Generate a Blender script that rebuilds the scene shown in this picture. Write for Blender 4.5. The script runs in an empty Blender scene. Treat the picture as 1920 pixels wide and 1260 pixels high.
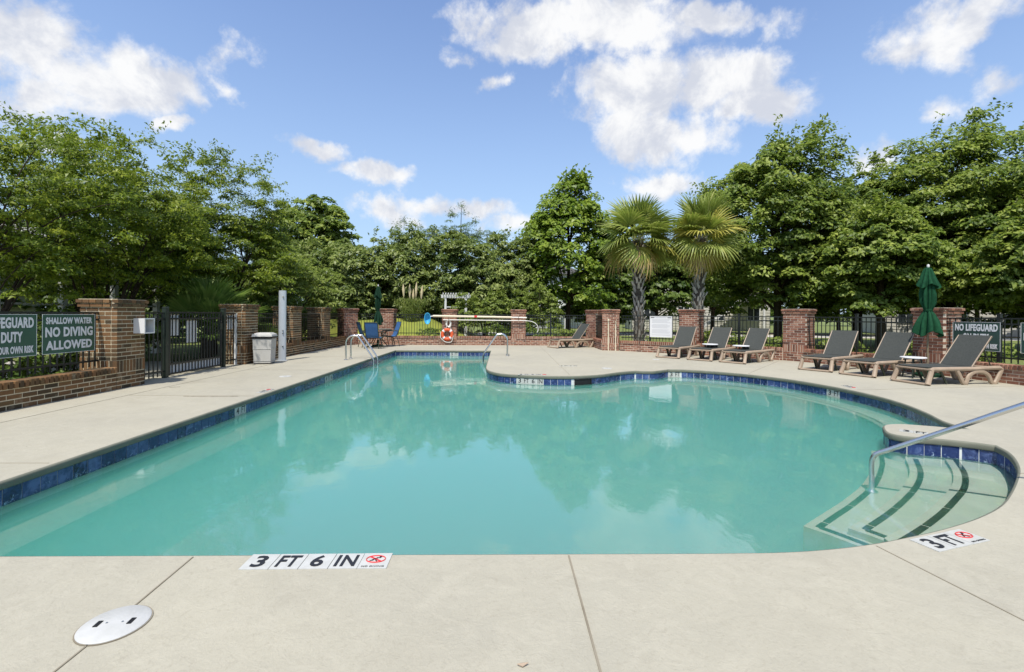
import bpy, math, random
import numpy as np
from mathutils import Vector, Matrix
from mathutils.geometry import tessellate_polygon
R = math.radians
random.seed(11)
rng = np.random.default_rng(11)
SC = bpy.context.scene
COL = SC.collection

# ------------------------------------------------------------------ camera
cd = bpy.data.cameras.new('camera'); cam = bpy.data.objects.new('camera', cd); COL.objects.link(cam)
SC.camera = cam
cd.sensor_width = 36.0; cd.lens = 880 / 1920 * 36; cd.clip_start = 0.05; cd.clip_end = 2000
cd.shift_y = -40 / 1920
yaw, roll = R(1.17), 0.0065
fwd = Vector((math.sin(yaw), math.cos(yaw), 0)); rt = Vector((math.cos(yaw), -math.sin(yaw), 0)); up = Vector((0, 0, 1))
rt2 = rt * math.cos(roll) + up * math.sin(roll); up2 = up * math.cos(roll) - rt * math.sin(roll)
M = Matrix((rt2, up2, -fwd)).transposed().to_4x4(); M.translation = (0, 0, 1.33)
cam.matrix_world = M

# ------------------------------------------------------------------ light
SUN_EL, SUN_DIR = R(62), Vector((-0.27, -1.0, 0)).normalized()
to_sun = (SUN_DIR * math.cos(SUN_EL) + Vector((0, 0, math.sin(SUN_EL)))).normalized()
sl = bpy.data.lights.new('sun', 'SUN'); sun = bpy.data.objects.new('sun', sl); COL.objects.link(sun)
sl.energy = 3.9; sl.angle = R(0.53); sl.color = (1.0, 0.955, 0.88)
sun.rotation_euler = to_sun.to_track_quat('Z', 'Y').to_euler(); sun.location = (0, -20, 40)
world = bpy.data.worlds.new('World'); SC.world = world; world.use_nodes = True


class NT:
    """small helper for node trees"""
    def __init__(s, tree): s.t = tree; s.n = tree.nodes; s.l = tree.links
    def new(s, typ, **kw):
        nd = s.n.new(typ)
        for k, v in kw.items():
            if k == 'ins':
                for i, x in v.items():
                    if hasattr(x, 'is_output'): s.l.new(x, nd.inputs[i])
                    else: nd.inputs[i].default_value = x
            else: setattr(nd, k, v)
        return nd
    def math(s, op, a, b=None, c=None, clamp=False):
        ins = {0: a}
        if b is not None: ins[1] = b
        if c is not None: ins[2] = c
        nd = s.new('ShaderNodeMath', operation=op, ins=ins); nd.use_clamp = clamp
        return nd.outputs[0]
    def mix(s, f, a, b, typ='MIX'):
        nd = s.new('ShaderNodeMix', data_type='RGBA', blend_type=typ)
        for sock, x in ((nd.inputs[0], f), (nd.inputs[6], a), (nd.inputs[7], b)):
            if hasattr(x, 'is_output'): s.l.new(x, sock)
            else: sock.default_value = x if not isinstance(x, tuple) or len(x) == 4 else (*x, 1)
        return nd.outputs[2]
    def ramp(s, f, stops, interp='LINEAR'):
        nd = s.new('ShaderNodeValToRGB', ins={0: f}); cr = nd.color_ramp; cr.interpolation = interp
        while len(cr.elements) < len(stops): cr.elements.new(0.5)
        for e, (p, c) in zip(cr.elements, stops):
            e.position = p; e.color = (*c, 1) if len(c) == 3 else c
        return nd.outputs[0]
    def noise(s, vec, scale, detail=4, rough=0.55, dist=0.0):
        nd = s.new('ShaderNodeTexNoise', ins={'Scale': scale, 'Detail': detail, 'Roughness': rough, 'Distortion': dist})
        if vec is not None: s.l.new(vec, nd.inputs['Vector'])
        return nd.outputs[0]


def build_world():
    w = NT(world.node_tree); w.n.clear()
    out = w.new('ShaderNodeOutputWorld'); bg = w.new('ShaderNodeBackground', ins={1: 0.15})
    sky = w.new('ShaderNodeTexSky', sky_type='NISHITA')
    sky.sun_disc = False; sky.sun_elevation = SUN_EL
    sky.sun_rotation = math.atan2(SUN_DIR.x, SUN_DIR.y)
    sky.air_density = 1.0; sky.dust_density = 0.7; sky.ozone_density = 1.4; sky.altitude = 20
    skyc = w.new('ShaderNodeHueSaturation', ins={'Hue': 0.506, 'Saturation': 1.04, 'Value': 1.10, 'Color': sky.outputs[0]}).outputs[0]
    tc = w.new('ShaderNodeTexCoord'); d = tc.outputs['Generated']
    sep = w.new('ShaderNodeSeparateXYZ', ins={0: d})
    # cumulus field: direction on a flattened dome, so that clouds shrink towards the horizon
    zz = w.math('MAXIMUM', sep.outputs[2], 0.0); den = w.math('ADD', zz, 0.16)
    px = w.math('DIVIDE', sep.outputs[0], den); py = w.math('DIVIDE', sep.outputs[1], den)
    P = w.new('ShaderNodeCombineXYZ', ins={0: px, 1: py, 2: 0.0}).outputs[0]
    n0 = w.noise(d, 8.0, 10, 0.62, 0.25)
    n1 = w.noise(d, 32.0, 8, 0.65)
    nz = w.math('ADD', w.math('MULTIPLY', w.math('SUBTRACT', n0, 0.5), 3.0), w.math('MULTIPLY', w.math('SUBTRACT', n1, 0.5), 1.1))
    # cloud banks: centre azimuth tangent, elevation tangent, half widths, tilt, weight
    banks = CLOUDS
    wn = w.new('ShaderNodeTexNoise', ins={'Vector': d, 'Scale': 5.5, 'Detail': 6, 'Roughness': 0.6})
    wv = w.new('ShaderNodeVectorMath', operation='MULTIPLY_ADD', ins={0: wn.outputs['Color'], 1: (0.16, 0.16, 0.12), 2: (-0.08, -0.08, -0.06)}).outputs[0]
    d2 = w.new('ShaderNodeVectorMath', operation='ADD', ins={0: d, 1: wv}).outputs[0]
    sep0 = sep; sep = w.new('ShaderNodeSeparateXYZ', ins={0: d2})
    yy = w.math('MAXIMUM', sep.outputs[1], 0.05)
    ax = w.math('DIVIDE', sep.outputs[0], yy); az = w.math('DIVIDE', sep.outputs[2], yy)
    cover = None
    for (cx, cz, rx, rz, tilt, wt) in banks:
        dx = w.math('SUBTRACT', ax, cx); dz = w.math('SUBTRACT', az, cz)
        c, s_ = math.cos(tilt), math.sin(tilt)
        a = w.math('MULTIPLY_ADD', dz, s_ / rx, w.math('MULTIPLY', dx, c / rx))
        b = w.math('MULTIPLY_ADD', dz, c / rz, w.math('MULTIPLY', dx, -s_ / rz))
        q = w.math('MULTIPLY_ADD', b, b, w.math('MULTIPLY', a, a))
        v = w.math('MULTIPLY', w.math('SUBTRACT', 1.0, w.math('POWER', q, 0.6)), wt)
        cover = v if cover is None else w.math('MAXIMUM', cover, v)
    sep = sep0
    # the same kind of scattered cumulus everywhere else
    lo = w.noise(P, 0.85, 3, 0.5)
    gen = w.math('MULTIPLY', w.math('SUBTRACT', lo, 0.56), 7.0)
    front = w.new('ShaderNodeMapRange', ins={0: sep.outputs[1], 1: 0.45, 2: 0.62, 3: 1.0, 4: 0.0}).outputs[0]
    high = w.new('ShaderNodeMapRange', ins={0: az, 1: 0.72, 2: 0.85, 3: 0.0, 4: 1.0}).outputs[0]
    wide = w.new('ShaderNodeMapRange', ins={0: w.math('ABSOLUTE', ax), 1: 1.2, 2: 1.4, 3: 0.0, 4: 1.0}).outputs[0]
    msk = w.math('MAXIMUM', front, w.math('MAXIMUM', high, wide))
    cover = w.math('MAXIMUM', cover, w.math('SUBTRACT', w.math('MULTIPLY', w.math('ADD', gen, 2.0), msk), 2.0))
    dens = w.math('ADD', w.math('ADD', w.math('MAXIMUM', cover, -1.8), 0.12), nz)
    alpha = w.new('ShaderNodeMapRange', interpolation_type='SMOOTHSTEP', ins={0: dens, 1: -0.10, 2: 0.85, 3: 0.0, 4: 1.0}).outputs[0]
    alpha = w.math('MULTIPLY', alpha, 0.97)
    shade = w.new('ShaderNodeMapRange', interpolation_type='SMOOTHSTEP', ins={0: w.noise(d, 10.0, 8, 0.62, 0.3), 1: 0.36, 2: 0.60, 3: 0.0, 4: 1.0}).outputs[0]
    ccol = w.mix(shade, (3.2, 3.35, 3.75, 1), (4.7, 4.7, 4.7, 1))
    haze = w.math('POWER', w.math('SUBTRACT', 1.0, w.math('MINIMUM', w.math('MULTIPLY', zz, 1.7), 1.0)), 1.3)
    skyh = w.mix(w.math('MULTIPLY', haze, 0.85), skyc, (1.85, 2.6, 3.5, 1))
    w.l.new(w.mix(alpha, skyh, ccol), bg.inputs[0]); w.l.new(bg.outputs[0], out.inputs[0])


def cdir(px, py, wpx, hpx, tilt=0, wt=1.0):
    # photograph position -> azimuth/elevation tangents of the cloud bank in the sky
    a = (px - 960) / 880; e = (590 - py + 0.0065 * (px - 960)) / 880
    x = a * math.cos(yaw) + math.sin(yaw); y = -a * math.sin(yaw) + math.cos(yaw)
    return (x / y, e / y, wpx / 880, hpx / 880, R(tilt), wt)


CLOUDS = [cdir(40, 60, 130, 85, -25, 1.1), cdir(150, 130, 190, 70, -12, 1.1), cdir(260, 165, 120, 55, -10, 1.1), cdir(60, 175, 150, 40, 5, .9),
          cdir(435, 120, 75, 45, 20, .85), cdir(398, 178, 45, 32, 0, .8), cdir(325, 241, 26, 14, 0, .7), cdir(590, 277, 58, 20, -10, .8),
          cdir(725, 328, 78, 24, 0, .9), cdir(845, 384, 110, 20, 3, .8), cdir(710, 400, 60, 22, 0, .7), cdir(960, 410, 70, 28, 20, .6),
          cdir(1000, 60, 140, 62, 4, 1.15), cdir(1140, 45, 190, 78, 0, 1.2), cdir(1330, 20, 150, 38, 0, .9),
          cdir(1210, 175, 160, 75, 5, 1.15), cdir(1330, 150, 130, 60, 20, 1.1), cdir(1230, 250, 120, 70, 0, 1.1), cdir(1420, 190, 120, 36, 5, .95),
          cdir(1230, 348, 95, 26, 3, .85), cdir(1730, 85, 120, 62, 0, 1.1), cdir(1830, 55, 110, 40, 30, .95), cdir(1650, 298, 48, 30, 0, .8),
          cdir(845, 108, 34, 18, -10, .55), cdir(928, 150, 40, 14, 20, .55), cdir(1890, 155, 40, 24, 20, .5), cdir(1805, 195, 40, 20, 0, .4), cdir(70, 262, 60, 26, 0, .7)]
build_world()
SC.view_settings.view_transform = 'Standard'; SC.view_settings.look = 'None'
SC.view_settings.exposure = 0.5; SC.view_settings.gamma = 1.0
SC.view_settings.use_curve_mapping = False
SC.render.engine = 'CYCLES'
SC.cycles.use_denoising = True
SC.cycles.max_bounces = 8; SC.cycles.transparent_max_bounces = 24; SC.cycles.volume_bounces = 1
SC.cycles.caustics_reflective = False; SC.cycles.caustics_refractive = False
SC.cycles.sample_clamp_indirect = 6.0

# ------------------------------------------------------------------ materials
MAT = {}


def material(name, col, rough=0.6, spec=0.3, metal=0.0, var=None, vscale=8.0, bump=0.0, bscale=60.0, objvar=0.0, coat=0.0, coord='Object'):
    m = bpy.data.materials.new(name); m.use_nodes = True; t = NT(m.node_tree); b = t.n['Principled BSDF']
    tc = t.new('ShaderNodeTexCoord'); vec = tc.outputs[coord]
    c = (*col, 1)
    if var:
        f = t.new('ShaderNodeMapRange', ins={0: t.noise(vec, vscale, 6, 0.6), 1: 0.32, 2: 0.68}).outputs[0]
        c = t.mix(f, (*col, 1), (*var, 1))
    if objvar:
        oi = t.new('ShaderNodeObjectInfo'); v = t.new('ShaderNodeMapRange', ins={0: oi.outputs['Random'], 3: 1 - objvar, 4: 1 + objvar}).outputs[0]
        hs = t.new('ShaderNodeHueSaturation', ins={'Value': v})
        if hasattr(c, 'is_output'): t.l.new(c, hs.inputs['Color'])
        else: hs.inputs['Color'].default_value = c
        c = hs.outputs[0]
    if hasattr(c, 'is_output'): t.l.new(c, b.inputs['Base Color'])
    else: b.inputs['Base Color'].default_value = c
    b.inputs['Roughness'].default_value = rough; b.inputs['Metallic'].default_value = metal
    b.inputs['Specular IOR Level'].default_value = spec; b.inputs['Coat Weight'].default_value = coat
    if bump:
        bp = t.new('ShaderNodeBump', ins={'Strength': bump, 'Distance': 0.01, 'Height': t.noise(vec, bscale, 5, 0.6)})
        t.l.new(bp.outputs[0], b.inputs['Normal'])
    MAT[name] = m
    return m


material('black_metal', (.010, .012, .011), .38, .5)
material('green_black_metal', (.016, .026, .018), .4, .5)
material('steel', (.62, .62, .60), .22, .5, 1.0, bump=.05, bscale=40)
material('brushed_grey', (.46, .49, .52), .45, .4, .25, var=(.40, .43, .46), vscale=3)
material('white_paint', (.66, .66, .64), .5, .35, var=(.58, .58, .56), vscale=5)
material('white_plastic', (.66, .66, .65), .35, .4)
material('bin_beige', (.45, .44, .41), .5, .35, var=(.40, .39, .36), vscale=6)
material('bin_black', (.012, .012, .012), .35, .4)
material('resin_tan', (.36, .275, .195), .5, .35, var=(.29, .22, .155), vscale=5, objvar=.06)
material('sling_grey', (.060, .064, .058), .75, .2, var=(.045, .049, .044), vscale=30, bump=.5, bscale=220)
material('blue_sling', (.045, .13, .30), .65, .25, var=(.035, .10, .25), vscale=25, bump=.4, bscale=200)
material('bronze_frame', (.055, .065, .045), .4, .5, .3)
material('glass_top', (.34, .38, .36), .1, .6)
material('umbrella_green', (.013, .068, .030), .85, .1, var=(.008, .042, .020), vscale=14)
material('umbrella_dark', (.008, .035, .018), .8, .15, var=(.006, .025, .013), vscale=14)
material('umbrella_pole', (.20, .16, .10), .4, .4)
material('sign_green', (.030, .085, .055), .28, .5, var=(.036, .10, .066), vscale=2)
material('sign_grey_green', (.030, .060, .050), .3, .5, var=(.036, .075, .062), vscale=2)
material('letter_white', (.66, .66, .66), .4, .3)
material('letter_black', (.018, .018, .02), .4, .3)
material('board_print', (.45, .45, .46), .5, .3)
material('ring_orange', (.62, .105, .035), .5, .35)
material('rope_white', (.74, .72, .66), .8, .2)
material('net_blue', (.06, .36, .60), .5, .3)
material('pole_cream', (.66, .58, .42), .45, .35)
material('red_mark', (.55, .03, .035), .4, .3)
material('tile_white', (.49, .49, .455), .3, .45, var=(.41, .41, .375), vscale=14)
material('deck_lid', (.48, .48, .46), .5, .3, var=(.41, .41, .385), vscale=9, bump=.2, bscale=80)
material('joint_tan', (.28, .25, .19), .9, .1, var=(.17, .145, .105), vscale=3)
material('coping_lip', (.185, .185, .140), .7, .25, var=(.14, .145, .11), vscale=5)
material('joint_faint', (.33, .295, .23), .9, .1, var=(.26, .235, .18), vscale=3)
material('crack_dark', (.13, .11, .08), .9, .1, var=(.35, .31, .25), vscale=14)
material('rubber_black', (.01, .01, .01), .6, .3)
material('stripe_dark', (.008, .009, .008), .5, .3, objvar=.5)
material('grout', (.66, .68, .66), .7, .2)
material('mulch', (.16, .085, .045), .9, .1, var=(.09, .045, .025), vscale=14, bump=.6, bscale=50)
material('path_concrete', (.50, .47, .42), .85, .2, var=(.43, .40, .36), vscale=1.4)
material('siding', (.50, .48, .42), .6, .3)
material('siding_grey', (.55, .57, .58), .6, .3)
material('roof_shingle', (.09, .085, .08), .85, .2, var=(.06, .058, .055), vscale=20)
material('window_dark', (.02, .025, .03), .08, .6)
material('bark_dark', (.055, .042, .032), .9, .1, var=(.03, .024, .018), vscale=12, bump=.6, bscale=30)
material('bark_pale', (.16, .125, .09), .85, .1, var=(.08, .06, .045), vscale=8, bump=.4, bscale=30)
material('palm_trunk', (.10, .085, .065), .95, .1, var=(.05, .042, .034), vscale=10, bump=.6, bscale=30)
material('palm_boot', (.40, .37, .32), .9, .1, var=(.25, .225, .185), vscale=6, objvar=.3)
material('plume', (.55, .46, .28), .9, .1)


def deck_material():
    m = bpy.data.materials.new('deck_concrete'); m.use_nodes = True; t = NT(m.node_tree); b = t.n['Principled BSDF']
    v = t.new('ShaderNodeTexCoord').outputs['Object']
    mr = lambda x, a, b_, lo, hi: t.new('ShaderNodeMapRange', ins={0: x, 1: a, 2: b_, 3: lo, 4: hi}).outputs[0]
    c = t.mix(mr(t.noise(v, .33, 5, .6, .5), .36, .64, 0., 1.), (.378, .352, .272), (.328, .308, .246))
    c = t.mix(mr(t.noise(v, 1.1, 7, .68, .9), .50, .68, 0., .55), c, (.315, .292, .228))
    c = t.mix(mr(t.noise(v, 4.2, 8, .72, 1.6), .46, .62, 0., .45), c, (.405, .378, .298))
    c = t.mix(mr(t.noise(v, 15, 7, .7, 2.2), .53, .68, 0., .42), c, (.28, .255, .195))
    c = t.mix(mr(t.noise(v, 75, 3, .6), .58, .72, 0., .35), c, (.24, .215, .165))
    vo = t.new('ShaderNodeTexVoronoi', ins={'Vector': v, 'Scale': 2.3, 'Randomness': 1.0})
    c = t.mix(mr(vo.outputs['Distance'], .008, .016, .8, 0.), c, (.09, .075, .05))
    st = t.new('ShaderNodeTexVoronoi', ins={'Vector': t.new('ShaderNodeVectorMath', operation='ADD', ins={0: v, 1: (3.1, 7.7, 0)}).outputs[0], 'Scale': .55, 'Randomness': 1.0})
    c = t.mix(mr(t.math('ADD', st.outputs['Distance'], t.math('MULTIPLY', t.noise(v, 3, 6, .7), .35)), .20, .36, .38, 0.), c, (.25, .225, .17))
    t.l.new(c, b.inputs['Base Color']); b.inputs['Specular IOR Level'].default_value = .25
    t.l.new(mr(t.noise(v, 2.2, 5, .6), .3, .7, .6, .85), b.inputs['Roughness'])
    h = t.math('ADD', t.noise(v, 60, 6, .7), t.math('MULTIPLY', t.noise(v, 9, 6, .65, 1.6), 1.6))
    t.l.new(t.new('ShaderNodeBump', ins={'Strength': .42, 'Distance': .007, 'Height': h}).outputs[0], b.inputs['Normal'])
    MAT['deck'] = m


def brick_material(name, stops, mortar):
    m = bpy.data.materials.new(name); m.use_nodes = True; t = NT(m.node_tree); b = t.n['Principled BSDF']
    oi = t.new('ShaderNodeObjectInfo'); v = t.new('ShaderNodeTexCoord').outputs['Object']
    va = t.new('ShaderNodeVectorMath', operation='ADD', ins={0: v, 1: oi.outputs['Location']}).outputs[0]
    c = t.ramp(oi.outputs['Random'], stops)
    f = t.new('ShaderNodeMapRange', ins={0: t.noise(va, 22, 6, .7), 1: .38, 2: .68, 3: 0, 4: .55}).outputs[0]
    c = t.mix(f, c, t.mix(.5, c, (.06, .035, .025)))
    f2 = t.new('ShaderNodeMapRange', ins={0: t.noise(va, 3.2, 5, .6), 1: .60, 2: .74, 3: 0, 4: .45}).outputs[0]
    c = t.mix(f2, c, mortar)
    t.l.new(c, b.inputs['Base Color']); b.inputs['Roughness'].default_value = .85; b.inputs['Specular IOR Level'].default_value = .2
    t.l.new(t.new('ShaderNodeBump', ins={'Strength': .5, 'Distance': .004, 'Height': t.noise(va, 90, 5, .7)}).outputs[0], b.inputs['Normal'])
    MAT[name] = m


def tile_material():
    m = bpy.data.materials.new('tile_blue'); m.use_nodes = True; t = NT(m.node_tree); b = t.n['Principled BSDF']
    oi = t.new('ShaderNodeObjectInfo'); v = t.new('ShaderNodeTexCoord').outputs['Object']
    va = t.new('ShaderNodeVectorMath', operation='ADD', ins={0: v, 1: t.new('ShaderNodeVectorMath', operation='SCALE', ins={0: oi.outputs['Location'], 'Scale': 3.7}).outputs[0]}).outputs[0]
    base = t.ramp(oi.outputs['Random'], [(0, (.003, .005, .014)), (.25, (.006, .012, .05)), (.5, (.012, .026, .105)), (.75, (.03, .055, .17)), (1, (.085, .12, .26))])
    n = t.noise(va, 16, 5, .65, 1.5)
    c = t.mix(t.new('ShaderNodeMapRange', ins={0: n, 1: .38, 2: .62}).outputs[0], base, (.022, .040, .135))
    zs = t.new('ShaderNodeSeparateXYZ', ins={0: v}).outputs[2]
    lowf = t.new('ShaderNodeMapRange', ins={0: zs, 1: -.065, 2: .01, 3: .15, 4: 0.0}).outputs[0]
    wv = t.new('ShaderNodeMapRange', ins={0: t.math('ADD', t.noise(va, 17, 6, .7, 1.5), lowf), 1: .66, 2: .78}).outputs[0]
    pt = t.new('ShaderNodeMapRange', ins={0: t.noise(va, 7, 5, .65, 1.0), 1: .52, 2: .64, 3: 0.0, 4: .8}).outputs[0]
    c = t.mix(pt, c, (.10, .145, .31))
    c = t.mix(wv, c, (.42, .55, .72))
    t.l.new(c, b.inputs['Base Color']); b.inputs['Roughness'].default_value = .12; b.inputs['Specular IOR Level'].default_value = .5
    t.l.new(t.new('ShaderNodeBump', ins={'Strength': .15, 'Distance': .004, 'Height': n}).outputs[0], b.inputs['Normal'])
    MAT['tile_blue'] = m


def plaster_material():
    m = bpy.data.materials.new('pool_plaster'); m.use_nodes = True; t = NT(m.node_tree); b = t.n['Principled BSDF']
    v = t.new('ShaderNodeTexCoord').outputs['Object']
    c = t.mix(t.noise(v, 1.6, 6, .65, .6), (.50, .55, .50), (.60, .63, .58))
    t.l.new(c, b.inputs['Base Color']); b.inputs['Roughness'].default_value = .8
    MAT['plaster'] = m
    material('plaster_shaded', (.27, .34, .28), .85, .2, var=(.34, .40, .33), vscale=2.5)  # ledge plaster, its shade put into the darker green-grey colour
    material('plaster_step', (.33, .355, .30), .85, .2, var=(.40, .42, .36), vscale=3.0, bump=.3, bscale=40)


def water_material():
    m = bpy.data.materials.new('pool_water'); m.use_nodes = True; t = NT(m.node_tree); t.n.clear()
    out = t.new('ShaderNodeOutputMaterial'); v = t.new('ShaderNodeTexCoord').outputs['Object']
    st = t.new('ShaderNodeMapping', ins={'Vector': v, 'Scale': (1.0, .55, 1.0)}).outputs[0]
    h = t.math('ADD', t.noise(st, 1.5, 3, .5, .6), t.math('MULTIPLY', t.noise(st, 6.0, 4, .6, .8), .22))
    bp = t.new('ShaderNodeBump', ins={'Strength': .16, 'Distance': .03, 'Height': h}).outputs[0]
    fr = t.new('ShaderNodeFresnel', ins={'IOR': 1.48, 'Normal': bp}).outputs[0]
    gl = t.new('ShaderNodeBsdfGlossy', ins={'Color': (1, 1, 1, 1), 'Roughness': .022, 'Normal': bp})
    tr = t.new('ShaderNodeBsdfTransparent', ins={'Color': (.93, .985, .97, 1)})
    mx = t.new('ShaderNodeMixShader', ins={0: fr, 1: tr.outputs[0], 2: gl.outputs[0]})
    t.l.new(mx.outputs[0], out.inputs['Surface'])
    sc = t.new('ShaderNodeVolumeScatter', ins={'Color': (.19, .83, .705, 1), 'Density': 1.6, 'Anisotropy': .0})
    ab = t.new('ShaderNodeVolumeAbsorption', ins={'Color': (.0, .86, .76, 1), 'Density': .5})
    ad = t.new('ShaderNodeAddShader', ins={0: sc.outputs[0], 1: ab.outputs[0]})
    t.l.new(ad.outputs[0], out.inputs['Volume'])
    m.volume_intersection_method = 'FAST' if hasattr(m, 'volume_intersection_method') else None
    MAT['water'] = m


def leaf_material(name, dark, mid, light, trans=.28, rough=.45):
    m = bpy.data.materials.new(name); m.use_nodes = True; t = NT(m.node_tree); b = t.n['Principled BSDF']
    a = t.new('ShaderNodeAttribute', attribute_name='tint').outputs['Fac']
    c = t.ramp(a, [(0, dark), (.5, mid), (1, light)])
    t.l.new(c, b.inputs['Base Color']); b.inputs['Roughness'].default_value = rough; b.inputs['Specular IOR Level'].default_value = .35
    tl = t.new('ShaderNodeBsdfTranslucent', ins={0: t.mix(.35, c, (.22, .34, .03))})
    mx = t.new('ShaderNodeMixShader', ins={0: trans, 1: b.outputs[0], 2: tl.outputs[0]})
    t.l.new(mx.outputs[0], t.n['Material Output'].inputs['Surface'])
    MAT[name] = m


def lawn_material():
    m = bpy.data.materials.new('lawn_grass'); m.use_nodes = True; t = NT(m.node_tree); b = t.n['Principled BSDF']
    v = t.new('ShaderNodeTexCoord').outputs['Object']
    c = t.mix(t.noise(v, .35, 6, .65), (.12, .165, .035), (.24, .25, .07))
    c = t.mix(t.math('MULTIPLY', t.noise(v, 11, 6, .7), .7), c, (.08, .12, .025))
    t.l.new(c, b.inputs['Base Color']); b.inputs['Roughness'].default_value = .9
    t.l.new(t.new('ShaderNodeBump', ins={'Strength': .8, 'Distance': .05, 'Height': t.noise(v, 30, 5, .7)}).outputs[0], b.inputs['Normal'])
    MAT['lawn'] = m


deck_material(); tile_material(); plaster_material(); water_material(); lawn_material()
brick_material('brick_brown', [(0, (.050, .042, .026)), (.2, (.095, .060, .030)), (.45, (.155, .085, .040)), (.7, (.20, .105, .045)), (.85, (.125, .085, .040)), (1, (.25, .135, .06))], (.50, .43, .29))
brick_material('brick_red', [(0, (.105, .050, .036)), (.25, (.19, .080, .052)), (.6, (.25, .110, .070)), (.85, (.32, .155, .10)), (1, (.36, .20, .14))], (.52, .42, .32))
brick_material('mortar_cream', [(0, (.62, .545, .38)), (1, (.62, .545, .38))], (.62, .545, .38))
brick_material('mortar_pale', [(0, (.64, .55, .43)), (1, (.64, .55, .43))], (.64, .55, .43))
leaf_material('leaf_myrtle', (0.052, 0.094, 0.008), (0.167, 0.226, 0.015), (0.31, 0.352, 0.03), .44)
leaf_material('leaf_oak', (0.052, 0.097, 0.014), (0.178, 0.242, 0.034), (0.345, 0.396, 0.075), .38, .5)
leaf_material('leaf_bright', (0.081, 0.143, 0.014), (0.184, 0.27, 0.026), (0.305, 0.374, 0.045), .4)
leaf_material('leaf_wax', (0.078, 0.12, 0.026), (0.189, 0.238, 0.056), (0.325, 0.366, 0.105), .36)
leaf_material('leaf_dark', (0.042, 0.081, 0.014), (0.111, 0.171, 0.026), (0.215, 0.268, 0.05), .34)
leaf_material('leaf_yellow', (.110, .155, .022), (.185, .245, .040), (.28, .33, .070), .36)
leaf_material('leaf_pine', (0.052, 0.091, 0.03), (0.098, 0.146, 0.045), (0.156, 0.207, 0.07), .2)
leaf_material('frond_green', (0.142, 0.189, 0.033), (0.257, 0.305, 0.066), (0.432, 0.439, 0.132), .35)
leaf_material('frond_yellow', (.32, .30, .050), (.45, .40, .080), (.58, .52, .15), .38)
leaf_material('frond_dead', (.36, .24, .09), (.46, .32, .14), (.56, .42, .21), .28)
leaf_material('palmetto', (0.1, 0.186, 0.037), (0.188, 0.288, 0.066), (0.312, 0.408, 0.121), .35)

# ------------------------------------------------------------------ mesh helpers


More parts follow.
